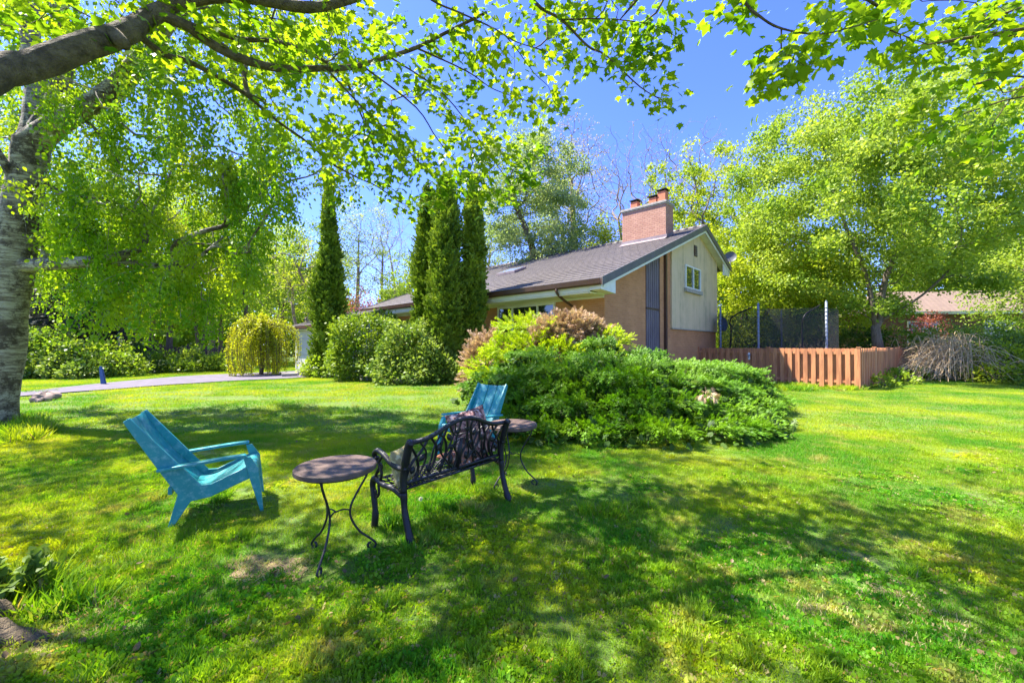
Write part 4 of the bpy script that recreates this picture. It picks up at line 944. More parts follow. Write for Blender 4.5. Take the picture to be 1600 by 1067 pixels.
# ------------------------------------------------------------------ cedars
def cedar(label, px, d, top_py, w_, n=16000, lean=0, cone=False):
    b = onx(px, d); h = at(px, top_py, d).z-b.z; root = empty('cedar_tree', b, 0, label, 'tree', 'columnar cedars in front of the house')
    lb = []; k = 0; z = .5
    while z < h:
        t = z/h; prof = w_*(min(1, t*5)**.5)*(1 if t < .45 else (1-((t-.45)/.55)**2.9)**.75 if t < 1 else 0.05); prof = max(prof if not cone else w_*min(1, .75+t)*(1 if t < .3 else max(.05, 1-.95*((t-.3)/.7)**.9)), .09)
        for j in range(5):
            a = rng.random()*6.28; rr = prof*rng.uniform(.4, .78); sz = prof*rng.uniform(.22, .46)+.03
            lb.append(((math.cos(a)*rr+lean*t, math.sin(a)*rr, z+rng.uniform(-.2, .2)), (sz, sz, sz*1.9+.10)))
        z += max(.16, prof*.5)
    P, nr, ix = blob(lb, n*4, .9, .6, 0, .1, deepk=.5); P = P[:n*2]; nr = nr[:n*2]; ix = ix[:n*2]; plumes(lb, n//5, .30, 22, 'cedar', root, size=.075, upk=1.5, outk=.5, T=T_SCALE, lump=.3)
    Pi, _, _ = blob([((l[0][0]*.5, l[0][1]*.5, l[0][2]), tuple(x*.8 for x in l[1])) for l in lb], n, .3, .4, 0, 0, deepk=.1); leafcloud('inner_foliage', Pi, .22*rng.uniform(.7, 1.3, len(Pi)), T_CLUMP3, 'cedar', root, dirs=np.tile([0, 0, 1.], (len(Pi), 1)), jit=.8)
    mb = MB(); mb.tube([(0, 0, -.1), (.05, 0, h*.4), (lean*.9, 0, h*.9)], [.12, .08, .02], 8)
    for j in range(3): a = j*2.1; mb.tube([(.05*math.cos(a), .05*math.sin(a), 0), (.2*math.cos(a), .2*math.sin(a), .9), (.25*math.cos(a), .25*math.sin(a), 2.0)], [.06, .05, .03], 6)
    mb.build('trunk', 'bark_brown', root, True); return root
cedar('single tall cedar standing left of the lower roof', 514, 17.0, 283, .88, 22000, lean=-.05, cone=True)
cedar('back left cedar of the three beside the house', 668, 15.6, 296, .57, 17000)
cedar('middle and widest cedar of the three beside the house', 696, 14.9, 283, .71, 23000, lean=.05)
cedar('right cedar of the three, nearest the front window', 740, 15.3, 291, .57, 18000)

# ------------------------------------------------------------------ foundation shrubs
shrub_at('round_shrub', 'rounded yellow-green clipped shrub right of the single cedar', [(575, 490, 15.9, 1.15, 1.1), (548, 508, 15.7, .8, 1.0), (612, 496, 16.0, .9, 1.0), (570, 530, 15.4, 1.1, .9), (605, 540, 15.4, .8, .8)], 26000, .11, 'shrub', T_LEAF, up=.2, jit=.8)
shrub_at('shrub', 'loose pale green shrub spreading low in front of the three cedars', [(640, 508, 14.6, .9, 1.0), (615, 540, 14.4, .8, .8), (672, 540, 14.2, .9, .9), (640, 565, 14.0, .9, .6), (695, 560, 14.0, .6, .6)], 26000, .11, 'shrub_pale', T_LEAF, up=.2, jit=.8)
shrub_at('shrub', 'small fresh green plant at the foot of the single cedar', [(500, 560, 16.8, .5, .4), (487, 568, 17.0, .35, .3), (520, 572, 16.6, .5, .3)], 2600, .12, 'tree_green', T_LEAF, up=.2, jit=.8)
shrub_at('shrub', 'dark leafy shrub beneath the right-hand cedar', [(735, 535, 15.6, .5, .5), (715, 560, 15.3, .55, .6)], 3000, .10, 'cedar', T_LEAF)
# stone edging along the bed
ed = [G(440, 589), G(480, 588), G(530, 590), G(600, 597), G(680, 600)]
for i, (a, b) in enumerate(((0, .2), (.22, .40), (.43, .6), (.63, .8), (.82, 1))):
    pl = spline(ed, 6); k0 = int(a*(len(pl)-1)); k1 = int(b*(len(pl)-1)); A0 = pl[k0]; B0 = pl[k1]; dd = B0-A0
    mb = MB(); mb.box(0, dd.length, -.14, .14, 0, .15); o = mb.build('stone_slab', 'concrete', None, bevel=.02); o.location = A0; o.rotation_euler.z = math.atan2(dd.y, dd.x)
    tag(o, ['long flat edging stone nearest the garage', 'flat edging stone below the single cedar', 'flat edging stone before the round shrub', 'flat edging stone between the round shrub and pale shrub', 'edging stone under the pale shrub by the cedars'][i], 'edging stone', 'stone slabs edging the planting bed')
# weeping pea tree
wp = empty('weeping_tree', onx(408, 18.0), 0, 'yellow weeping tree with hanging curtains of twigs beside the driveway', 'tree')
mb = MB(); mb.tube(spline([(0, 0, -.1), (.06, 0, .8), (-.03, 0, 1.6), (.02, 0, 2.05)], 4), [.09]*5+[.07]*8, 8)
lp = []; ld = []
for k in range(230):
    a = (int(rng.random()*17)+rng.normal()*.17)/17*6.283; rr = rng.uniform(.35, 1.15)*(1+.28*math.sin(a*3+1)+.12*math.sin(a*7)); h0 = 1.95+.25*math.sin(a*5)+rng.uniform(-.15, .3)-(rr-.6)*.3; zl = max(.04, rng.uniform(.02, .5)+.25*math.sin(a*4)) if rr > .6 else rng.uniform(.4, 1.3)
    pts_ = spline([(0, 0, 2.0), (rr*.55*math.cos(a), rr*.55*math.sin(a), h0+.25), (rr*.95*math.cos(a), rr*.95*math.sin(a), h0-.15), (rr*1.06*math.cos(a), rr*1.06*math.sin(a), (h0+zl)/2), (rr*math.cos(a+.08), rr*math.sin(a+.08), zl)], 5)
    mb.tube(pts_, .008, 3, cap=False)
    q = np.array(pts_)[4:]; 
    for t in rng.random(120): j = t*(len(q)-1); i_ = int(j); lp.append(q[i_]+(q[min(i_+1, len(q)-1)]-q[i_])*(j-i_)+rng.normal(size=3)*.045)
mb.build('trunk', 'bark_brown', wp, True); leafcloud('crown', lp, .06*rng.uniform(.6, 1.4, len(lp)), T_LEAF, 'weeping', wp, dirs=np.tile([0, 0, -.5], (len(lp), 1)), jit=.7)

# ------------------------------------------------------------------ birch on the left
bb = Vector((-10.15, 8.05, 0)); bt = empty('birch_tree', bb, 0, 'old white-barked birch at the left edge with hanging leafy branches', 'tree')
def bpx(px, py, d=8.05): return tuple(at(px, py, d)-bb)
sk = Skel()
okb = lambda p: p.z > 2.6
tr0 = sk.path([(-.22, 0, -.1), bpx(1, 560), bpx(18, 430), bpx(34, 320), bpx(50, 225)], -1, False, [.36, .31, .30, .28, .26])
fork = tr0[-1]
sk.path([bpx(50, 225), bpx(58, 140, 8.2), bpx(46, 40, 8.4), bpx(60, -120, 8.6), bpx(50, -300, 9)], fork, okb, [.22, .17, .15, .12, .08])
sk.path([bpx(50, 225), bpx(92, 150, 8.1), bpx(96, 60, 8.0), bpx(88, -100, 7.8), bpx(120, -280, 7.5)], fork, okb, [.22, .17, .14, .11, .07])
sk.path([bpx(52, 222), bpx(110, 180, 8.0), bpx(165, 150, 7.9), bpx(205, 112, 7.7), bpx(245, 60, 7.5), bpx(270, 25, 7.4), bpx(310, -40, 7.2)], fork, okb, [.24, .20, .18, .17, .14, .12, .10])
i1 = sk.near(bpx(28, 415)); sk.path([bpx(28, 415), bpx(90, 412, 7.9), bpx(160, 407, 7.8), bpx(215, 392, 7.8)], i1, okb, [.15, .12, .10, .075])
i2 = sk.near(bpx(160, 407, 7.8)); sk.path([bpx(160, 407, 7.8), bpx(225, 412, 7.9), bpx(285, 421, 8.0), bpx(320, 395, 8.1), bpx(355, 365, 8.3)], i2, okb, [.06, .05, .045, .03, .02])
i3 = sk.near(bpx(45, 260)); sk.path([bpx(45, 260), bpx(90, 300, 8.2), bpx(160, 320, 8.5), bpx(240, 340, 8.8)], i3, okb, [.07, .05, .035, .025])
i4 = sk.near(bpx(36, 320)); sk.path([bpx(36, 320), bpx(10, 260, 7.8), bpx(-30, 200, 7.6)], i4, okb, [.09, .07, .05])
A = []
rg = [(90, 530, 20, 200, 6.5, 11, 90), (60, 450, 200, 330, 6.8, 11, 112), (60, 420, 330, 440, 7.0, 10.5, 70), (120, 330, 430, 475, 7.2, 9.5, 22), (430, 520, 230, 320, 7.5, 10, 9), (0, 60, 0, 260, 8.5, 10.5, 30), (0, 600, -250, 20, 6.5, 11, 120), (-300, 60, -200, 350, 6.5, 11, 60)]
for x0, x1, y0, y1, d0, d1, n in rg:
    for _ in range(n):
        p = at(rng.uniform(x0, x1), rng.uniform(y0, y1), rng.uniform(d0, d1)); A.append(np.array(p)-np.array(bb))
sk.grow(A, .3, .08, .12, .4, .05); r = sk.radii(.006, .33)
# hanging twigs
tipn = [i for i in range(sk.n) if sk.cnt[i] <= 2]
hang = rng.choice(tipn, 640)
for h_ in hang:
    p = sk.P[h_].copy(); par = int(h_); L = rng.uniform(.4, 1.1); m_ = 4; dx = rng.normal(size=3)*.12; dx[2] = 0
    for k in range(m_): p = p+dx*(1-k/m_)+np.array([0, 0, -L/m_]); par = sk.add(p, par)
fr_keep = dict(sk.fr); r = sk.radii(.004, .33)
sk.mesh('trunk', 'birch', bt, 14)
nd = np.array([i for i in sk.leafnodes(2) if sk.P[i][2] > 1.6 and not (abs(sk.P[i][0]-.35) < .75 and sk.P[i][1] < -.1 and sk.P[i][2] < 5.5)]); nl = 120000; pk = rng.choice(nd, nl); pos = sk.P[pk]+rng.normal(size=(nl, 3))*np.array([.085, .085, .10])
leafcloud('crown', pos, .068*rng.uniform(.6, 1.35, nl), T_OVAL, 'birch_leaf', bt, dirs=np.tile([0, 0, -.9], (nl, 1)), jit=.55, rnd=np.clip(rng.random(nl)*.75+.25*np.sin(pk*.37), 0, 1))

# ------------------------------------------------------------------ foreground maple (trunk just outside the frame on the left)
mbse = Vector((-3.35, 2.0, 0)); mt_ = empty('maple_tree', mbse, 0, 'foreground maple whose leafy limbs hang across the top of the view', 'tree')
def mpx(px, py, d): return tuple(at(px, py, d)-mbse)
sk = Skel(60000)
t0 = sk.path([(0, 0, -.2), (0, 0, .3), (-.03, 0, 1.2), (.0, .02, 2.2), mpx(-60, 138, 2.15)], -1, False, [.42, .33, .28, .26, .13])
sk.path([(0, .02, 2.2), (-.2, -.2, 3.4), (-.1, -.5, 5), (.2, -.6, 7), (.3, -.7, 9)], sk.near((0, .02, 2.2)), lambda p: p.z > 3.5, [.26, .22, .17, .12, .06])
A1 = sk.path([mpx(-60, 138, 2.15), mpx(0, 112, 2.3), mpx(60, 100, 2.45), mpx(130, 73, 2.6), mpx(195, 52, 2.8), mpx(232, 28, 2.95), mpx(290, 2, 3.1), mpx(378, -4, 3.2), mpx(480, 12, 3.3), mpx(550, -2, 3.5), mpx(640, -40, 3.7), mpx(760, -110, 3.9)], t0[-1], True, [.095, .085, .080, .078, .072, .060, .046, .042, .040, .036, .030, .024])
def br(pts_, r0, r1):
    p0 = mpx(*pts_[0]); i = sk.near(p0); return sk.path([tuple(sk.P[i])]+[mpx(*q) for q in pts_[1:]], i, True, [r0, (r0+r1)/2, r1])
br([(245, 22, 3.0), (292, 41, 3.1), (320, 62, 3.2), (361, 86, 3.3), (413, 103, 3.4), (454, 108, 3.5), (509, 107, 3.6), (550, 105, 3.7), (608, 89, 3.9), (650, 75, 4.0), (690, 55, 4.1), (760, 20, 4.2)], .045, .016)
br([(270, 28, 3.05), (292, 39, 3.2), (337, 50, 3.4), (378, 62, 3.6), (430, 65, 3.8), (481, 82, 4.0), (516, 103, 4.2), (545, 135, 4.4), (559, 168, 4.5), (580, 217, 4.7), (597, 266, 4.8)], .028, .006)
br([(215, 45, 2.85), (254, 84, 3.1), (292, 96, 3.3), (327, 113, 3.5), (378, 144, 3.8), (437, 192, 4.2), (481, 223, 4.5), (516, 254, 4.7), (555, 276, 4.9), (590, 292, 5.0), (622, 315, 5.1)], .028, .007)
br([(608, 89, 3.9), (685, 140, 4.3), (730, 192, 4.6), (772, 252, 4.9), (800, 290, 5.1)], .012, .004)
br([(560, 103, 3.75), (650, 168, 4.2), (685, 220, 4.5), (730, 270, 4.8), (790, 310, 5.1)], .012, .004)
br([(509, 107, 3.6), (580, 182, 4.0), (636, 234, 4.3), (685, 287, 4.6)], .012, .004)
br([(650, 75, 4.0), (730, 112, 4.3), (772, 140, 4.5), (830, 160, 4.6)], .012, .004)
br([(640, -40, 3.7), (674, 0, 3.8), (720, 21, 3.9), (772, 45, 4.0), (807, 66, 4.1), (860, 82, 4.2)], .016, .005)
br([(790, 55, 4.05), (807, 77, 4.1), (835, 115, 4.2), (860, 143, 4.25), (840, 180, 4.3)], .008, .003)
br([(760, -110, 3.9), (832, 0, 3.8), (877, 31, 3.8), (919, 73, 3.8), (947, 87, 3.8), (1000, 136, 3.8), (1040, 160, 3.8)], .018, .004)
br([(877, 31, 3.8), (950, 30, 3.7), (1020, 40, 3.6), (1060, 60, 3.5)], .008, .003)
# limb that goes over the camera towards the right
L2 = sk.path([(.0, .02, 2.2), (.7, -1.2, 3.2), (2.2, -2.3, 4.2), (4.4, -2.2, 4.9), (6.4, -.9, 5.3), (8.4, .4, 5.6)], sk.near((0, .02, 2.2)), True, [.14, .11, .08, .06, .045, .03])
br([(1000, -400, 2.2), (1100, -100, 2.4), (1161, 0, 2.6), (1187, 26, 2.6), (1221, 45, 2.65), (1281, 54, 2.7), (1337, 41, 2.7), (1375, 30, 2.75)], .012, .004)
br([(1221, 45, 2.65), (1222, 82, 2.65), (1236, 90, 2.65), (1215, 118, 2.65), (1190, 130, 2.65)], .006, .003)
br([(1300, -300, 2.3), (1356, 0, 2.7), (1367, 30, 2.8), (1394, 49, 2.9), (1450, 70, 3.0)], .012, .004)
br([(1700, -150, 2.5), (1640, 40, 2.8), (1600, 56, 3.0), (1525, 56, 3.2), (1440, 70, 3.3), (1400, 110, 3.4)], .014, .004)
br([(1700, -100, 2.5), (1660, 0, 2.9), (1600, 11, 3.1), (1525, 37, 3.2), (1480, 50, 3.2)], .012, .004)
br([(1700, 0, 2.9), (1640, 130, 3.3), (1560, 160, 3.5), (1480, 190, 3.7), (1440, 230, 3.8)], .012, .004)
A = []
def reg(x0, x1, y0, y1, d0, d1, n):
    for _ in range(n): A.append(np.array(at(rng.uniform(x0, x1), rng.uniform(y0, y1), rng.uniform(d0, d1)))-np.array(mbse))
reg(260, 640, 10, 120, 3.0, 4.6, 60); reg(380, 640, 100, 260, 3.6, 5.0, 44); reg(500, 760, 100, 300, 4.0, 5.2, 56); reg(640, 900, 20, 180, 3.8, 5.0, 50); reg(640, 800, 180, 310, 4.2, 5.2, 26)
reg(880, 1060, -10, 110, 3.4, 4.2, 22); reg(980, 1060, 90, 170, 3.6, 4.0, 7); reg(1180, 1290, 60, 140, 2.5, 2.9, 7); reg(1270, 1420, -10, 60, 2.6, 3.2, 10); reg(1400, 1620, 0, 120, 2.8, 3.6, 30); reg(1440, 1640, 110, 250, 3.2, 4.4, 26); reg(0, 260, -40, 60, 2.6, 4.2, 20); reg(230, 420, -20, 60, 3, 4.5, 20); reg(1100, 1180, 0, 20, 2.6, 3., 3)
reg(760, 860, 210, 330, 4.8, 5.4, 16); reg(600, 760, 250, 330, 4.6, 5.4, 18); reg(860, 1000, -10, 60, 3.6, 4.4, 12)
inframe = len(A)
# unseen crown above and behind the frame, spread to dapple the lawn
clc = [np.array((rng.uniform(-11.5, 9.5), rng.uniform(-3, 9), rng.uniform(4.2, 8.5))) for _ in range(560)]
cnt_ = 0
while cnt_ < 2150:
    c = clc[rng.integers(len(clc))]; p = c+rng.normal(size=3)*np.array([.42, .42, .3])
    if p[2] < 3.9: continue
    if p[1] > .3:
        qx = 800+F*p[0]/p[1]; qy = HOR-F*(p[2]-CAMH)/p[1]
        if -60 < qx < 1660 and qy > -45: continue
    if (p[0]+1)**2/110+(p[1]-2)**2/50 > 1.25: continue
    A.append(p-np.array(mbse)); cnt_ += 1
sk.grow(A, .16, .09, .10, .45, .04)
sk.radii(.0022, .30)
sk.mesh('trunk', 'maple_bark', mt_, 14, rmin=.002)
nd = sk.leafnodes(2); base_pos = sk.P[nd]; wpos = base_pos+np.array(mbse)
qy = HOR-F*(wpos[:, 2]-CAMH)/np.maximum(wpos[:, 1], .01); qx = 800+F*wpos[:, 0]/np.maximum(wpos[:, 1], .01); infr = (wpos[:, 1] > .5) & (qy > -40) & (qx > -60) & (qx < 1660)
pos = []; dirs = []; 
for i_, k in enumerate(nd):
    nlv = 7 if infr[i_] else 9
    for _ in range(nlv):
        pos.append(sk.P[k]+rng.normal(size=3)*(.075 if infr[i_] else .19)); v = sk.dirn[k]*.5+rng.normal(size=3)*.55; v[2] -= .35; dirs.append(v)
pos = np.array(pos); dirs = np.array(dirs); print('maple leaves', len(pos))
leafcloud('crown', pos, rng.uniform(.042, .092, len(pos)), T_MAPLE, 'maple_leaf', mt_, dirs=dirs, up=np.tile([0, 0, 1.0], (len(pos), 1)), jit=.35)
# sawn stub under the main limb
p0 = Vector(mpx(178, 55, 2.7)); p1 = Vector(mpx(194, 70, 2.66)); mb = MB(); mb.tube([p0, p0.lerp(p1, .7), p1], [.05, .042, .036], 12); mb.build('cut_stub', 'maple_bark', mt_, True)

# ------------------------------------------------------------------ background trees
def T(px, d, **k): return dict(base=onx(px, d), **k)
# right big tree
rb = onx(1372, 20)
def rpx(px, py, d=20): return tuple(at(px, py, d)-rb)
make_tree('maple_tree', 'large light green spreading tree with several stems right of the trampoline', 'tree', rb, 15.2, 14.5, .19, 'tree_fresh', 'bark', 125000, .15, natt=600, crown0=.20, lean=(.5, .5), spread=.30,
          trunk_pts=[[rpx(1372, 545), rpx(1362, 470), rpx(1350, 420), rpx(1320, 350), rpx(1300, 280, 19.5), rpx(1280, 210, 19)], [rpx(1372, 520), rpx(1385, 430), rpx(1425, 350), rpx(1430, 270), rpx(1425, 190)], [rpx(1378, 500), rpx(1440, 462, 19.5), rpx(1495, 410, 19), rpx(1545, 350, 18.5), rpx(1600, 300, 18)], [rpx(1425, 350), rpx(1470, 290, 20.5), rpx(1500, 220, 21)]])
make_tree('maple_tree', 'bright yellow-green low tree just right of the satellite dish', 'tree', onx(1185, 25), 9.6, 9, .18, 'tree_yellow', 'bark', 42000, .16, stems=3, crown0=.12, natt=240, spread=.3)
make_tree('tree', 'many-stemmed pale yellow-green tree rising behind the chimney', 'tree', onx(1095, 31), 17.0, 12.0, .30, 'tree_yellow', 'bark', 24000, .18, stems=6, crown0=.22, natt=420, spread=.22, shape='vase', stemsp=1.1, gapz=2.5, tipr=.012)
make_tree('tree', 'leafless tall tree behind the house left of the chimney', 'tree', onx(985, 38), 22.5, 13, .30, 'tree_bud', 'bark_pale', 900, .12, stems=4, crown0=.28, natt=900, wander=.04, tipr=.011, spread=.1)
make_tree('tree', 'bare fine-twigged tree behind the pale yellow-green tree', 'tree', onx(1060, 42), 25.5, 15, .34, 'tree_bud', 'bark_pale', 1200, .12, stems=4, crown0=.25, natt=1000, wander=.04, tipr=.011, spread=.12)
make_tree('tree', 'tall budding tree with sparse tan buds above the roof ridge', 'tree', onx(893, 33), 20.6, 7.5, .28, 'tree_bud', 'bark_pale', 5200, .14, crown0=.38, natt=700, wander=.04, tipr=.010, spread=.2, gapz=1.5)
sb = onx(832, 27)
def spx(px, py, d=27): return tuple(at(px, py, d)-sb)
make_tree('silver_tree', 'silver-leaved tree with leaning brown trunk above the main roof', 'tree', sb, 16.2, 8.4, .26, 'tree_silver', 'bark_brown', 42000, .14, crown0=.36, natt=330, spread=.26, lean=(-.3, 0), gapz=1.8,
          trunk_pts=[[spx(835, 540), spx(836, 420), spx(826, 370), spx(808, 325), spx(800, 285), spx(795, 240)], [spx(808, 325), spx(840, 290), spx(862, 250)]])
make_tree('willow_tree', 'pale silver-green willow low behind the roof ridge', 'tree', onx(895, 26), 9.4, 6.5, .2, 'tree_silver', 'bark', 16000, .12, stems=2, crown0=.3, natt=200, spread=.28)
make_tree('tree', 'small yellow-green tree peeking over the ridge left of the chimney', 'tree', onx(945, 24), 9.3, 4.2, .14, 'tree_yellow', 'bark', 8000, .13, crown0=.35, natt=130, spread=.25)
make_tree('tree', 'slender bare tree between the single cedar and the three cedars', 'tree', onx(598, 30), 12.0, 5.5, .11, 'tree_bud', 'bark_pale', 500, .1, crown0=.18, natt=420, wander=.03, tipr=.007, spread=.1, shape='vase')
make_tree('tree', 'bare tree with fine upright twigs left of the three cedars', 'tree', onx(625, 34), 13.5, 6, .12, 'tree_bud', 'bark_pale', 500, .1, crown0=.18, natt=420, wander=.03, tipr=.007, spread=.1, shape='vase', stems=2)
make_tree('tree', 'fresh green low tree behind the roof between the cedars', 'tree', onx(640, 27), 7.6, 4.4, .12, 'tree_fresh', 'bark', 9000, .13, crown0=.25, natt=130, spread=.28)
make_tree('tree', 'pale green small-leaved tree right of the single cedar', 'tree', onx(560, 28), 12.3, 5, .15, 'tree_silver', 'bark_pale', 8000, .11, crown0=.2, natt=200, spread=.25, gapz=2)
make_tree('tree', 'pale half-bare tree just right of the three cedars', 'tree', onx(768, 31), 12.8, 5.5, .14, 'tree_silver', 'bark_pale', 9000, .12, crown0=.2, natt=220, spread=.25, gapz=2)
make_tree('tree', 'grey-stemmed budding tree left of the single cedar', 'tree', onx(472, 24), 8.6, 5.5, .17, 'tree_yellow', 'bark_pale', 3500, .11, stems=3, crown0=.22, natt=220, spread=.2, tipr=.01)
make_tree('tree', 'orange-tinted young tree over the lower roof', 'tree', onx(560, 24), 4.9, 3.0, .08, 'magenta', 'bark', 1600, .11, crown0=.3, natt=80, spread=.2)
# woodland at the left
wood = [(60, 26, 17, 8, 'tree_green', 'tall green woodland tree seen through the birch near the left edge'), (150, 22, 13, 6.5, 'tree_green', 'green woodland tree above the grey post'), (235, 28, 14, 7, 'tree_yellow', 'yellow-green woodland tree left of the twin thin trunks'),
        (262, 24, 11, 4.5, 'tree_yellow', 'thin straight-trunked tree behind the dark board fence'), (312, 27, 14, 7, 'tree_fresh', 'ivy-dark trunked tree in the middle of the left woodland'), (345, 31, 13, 7, 'tree_yellow', 'pale yellow-green tree right of the ivy-dark trunk'),
        (385, 29, 12, 6.5, 'tree_fresh', 'fresh green tree directly behind the weeping tree'), (440, 34, 12, 6.5, 'tree_fresh', 'light tree between the weeping tree and the garage'), (-20, 20, 12, 7, 'tree_green', 'green tree behind the birch trunk at the edge'),
        (490, 36, 12.5, 7, 'tree_green', 'green treetop behind the garage roof'), (200, 34, 17, 9, 'tree_fresh', 'far tall fresh green tree behind the left woodland'), (330, 40, 18, 10, 'tree_green', 'farthest green tree of the left woodland')]
for i, (px, d, h, w_, mt, lab) in enumerate(wood):
    make_tree('woodland_tree', lab, 'tree', onx(px, d), h, w_, .16 if h < 15 else .26, mt, 'bark', 13000, .14, crown0=.22, natt=170, group='woodland trees on the left', spread=.32, stems=1+(i % 3 == 1), gapz=1.4)
# woodland at the right
woodr = [(1290, 27, 8, 7, 'tree_yellow', 'low yellow-green tree behind the trampoline net'), (1240, 33, 12, 9, 'tree_yellow', 'yellow tree far behind the trampoline'), (1480, 46, 15, 13, 'tree_fresh', 'tree rising beyond the bungalow roof'), (1590, 43, 15, 10, 'tree_green', 'green tree beyond the right end of the bungalow roof'),
         (1620, 44, 19, 12, 'tree_fresh', 'tall tree beyond the bungalow at the right edge'), (1612, 24, 10.5, 6.5, 'tree_fresh', 'light green tree hanging over the right end of the bungalow roof'), (1340, 42, 15, 12, 'tree_green', 'green tree behind the left end of the bungalow'), (1150, 40, 13, 10, 'tree_green', 'green tree far behind the rear of the gable')]
for i, (px, d, h, w_, mt, lab) in enumerate(woodr):
    make_tree('woodland_tree', lab, 'tree', onx(px, d), h, w_, .2, mt, 'bark', 15000, .15, crown0=.15, natt=190, group='woodland trees on the right', spread=.34, stems=2)
# dark spruce and undergrowth at the left
def spruce(label, px, d, h, w_):
    b = onx(px, d); root = empty('spruce_tree', b, 0, label, 'tree', 'dark spruces at the left'); mb = MB(); mb.tube([(0, 0, -.1), (0, 0, h*.5), (0, 0, h)], [.16, .1, .02], 8); P = []; D = []
    z = .4
    while z < h:
        R_ = w_*(1-z/h)**.8
        for k in range(9):
            a = rng.random()*6.283; L = R_*rng.uniform(.75, 1.1)+.1; e = Vector((math.cos(a)*L, math.sin(a)*L, z-.25*L)); m1 = Vector((math.cos(a)*L*.5, math.sin(a)*L*.5, z-.02)); q = spline([(0, 0, z), m1, e], 4); mb.tube(q, [.02]*4+[.012]*4+[.006], 4)
            for j in range(40): t = rng.random()**.7*(len(q)-1); i_ = int(t); p = q[i_].lerp(q[min(i_+1, len(q)-1)], t-i_); P.append((p.x+rng.normal()*.12, p.y+rng.normal()*.12, p.z-abs(rng.normal())*.1)); D.append((math.cos(a), math.sin(a), -.4))
        z += .34
    mb.build('trunk', 'bark', root, True); P = np.array(P); P[:, 2] = np.maximum(P[:, 2], .05); leafcloud('crown', P, .26*rng.uniform(.6, 1.3, len(P)), T_SPRAY, 'spruce', root, dirs=D, up=np.tile([0, 0, 1.], (len(P), 1)), jit=.5); return root
spruce('dark spruce behind the leafy undergrowth at the far left', 105, 19, 6.6, 2.9); spruce('dark spruce right of the first, above the blue post', 165, 20.5, 5.6, 2.7); spruce('smaller dark spruce behind the birch trunk', 40, 21, 7.5, 2.8)
us = [(70, 520, 17, 1.2, 1.1, 'tree_green', 'pale leafy bush right of the birch trunk'), (120, 545, 16.8, 1.0, .9, 'dark_leaf', 'dark bush between the pale bush and the blue post'), (165, 540, 17.6, 1.1, .9, 'tree_green', 'green bush behind the blue post'), (200, 545, 19, .9, .8, 'dark_leaf', 'dark bush at the left end of the board fence'),
      (250, 555, 20, 1.0, .6, 'tree_green', 'low green bush in front of the board fence'), (300, 550, 21, .7, .7, 'tree_fresh', 'pale green bush at the ivy-dark trunk'), (345, 556, 21, .9, .6, 'tree_green', 'bush between the board fence and the weeping tree'), (20, 540, 16.5, 1.2, 1.0, 'dark_leaf', 'dark bush hidden behind the birch'), (-40, 520, 16, 1.3, 1.3, 'tree_green', 'bush beyond the left edge of the birch')]
us += [(90, 560, 16.2, .6, .45, 'shrub_pale', 'small pale bush at the grass edge beyond the rocks')]
for px, py, d, r_, h_, mt, lab in us:
    shrub_at('bush', lab, [(px, py, d, r_, h_), (px+25, py+14, d-.4, r_*.7, h_*.7), (px-22, py+12, d+.2, r_*.7, h_*.75)], 5200, .13, mt, T_LEAF, jit=.8, group='bushes along the driveway', up=.2)
# dark board fence at the left
a_ = onx(205, 23); b_ = onx(372, 24.5); dd = b_-a_; root = empty('dark_fence', a_, math.atan2(dd.y, dd.x), 'old dark board fence beyond the driveway', 'fence')
mb = MB(); x = 0
while x < dd.length: hh = 1.25+random.uniform(-.05, .05); mb.box(x, x+.12, 0, .025, .05, hh); x += .17
mb.build('boards', 'wood_dark', root); mb = MB(); [mb.box(0, dd.length, .03, .07, z, z+.08) for z in (.35, 1.0)]; mb.build('rail', 'wood_dark', root)
for i in range(5): mb = MB(); mb.box(dd.length*i/4-.05, dd.length*i/4+.05, .075, .17, 0, 1.4); mb.build('post', 'wood_dark', root)
pp = empty('grey_post', onx(187, 19.5), 0, 'short grey post among the bushes beyond the driveway', 'post'); mb = MB(); mb.tube([(0, 0, -.1), (0, 0, 1.65)], [.10, .085], 10); mb.build('shaft', 'bark_pale', pp, True); mb = MB(); mb.lathe([(.0, .07), (.07, .05), (.11, 0), (.11, -.03), (0, -.03)], 12, (0, 0, 1.68), cap=False); mb.build('cap', 'grey_metal', pp)
bp_ = empty('blue_marker', G(163, 601), 0, 'leaning blue marker stake beside the driveway', 'stake'); mb = MB(); mb.prism([(-.10, 0), (.06, 0), (-.06, .52), (-.13, .62), (-.16, .55)], 1, -.03, .03); mb.build('blade', 'blue', bp_, bevel=.01); mb = MB(); mb.tube([(0, 0, -.1), (-.02, 0, .2)], .02, 6); mb.build('spike', 'grey_metal', bp_)
# rocks by the driveway
for i, (px, py, r_, lab) in enumerate(((72, 625, .24, 'larger pinkish rock by the near edge of the driveway'), (60, 627, .15, 'smaller pinkish rock left of the larger one'))):
    p = G(px, py); mb = MB(); n = 10
    for j in range(n+1):
        for k in range(14):
            th = math.pi*j/n; ph = 2*math.pi*k/14; rr = r_*(1+.18*math.sin(3*ph+i)*math.sin(2*th)+.12*math.cos(5*ph+2*th)); mb.v.append((rr*math.sin(th)*math.cos(ph)*1.3, rr*math.sin(th)*math.sin(ph), rr*math.cos(th)*.6))
    for j in range(n):
        for k in range(14): a = j*14+k; b = j*14+(k+1) % 14; mb.f.append((a, b, b+14, a+14))
    o = mb.build('rock', 'rock', None, False); o.location = p+Vector((0, 0, r_*.3)); tag(o, lab, 'rock', 'rocks by the driveway')
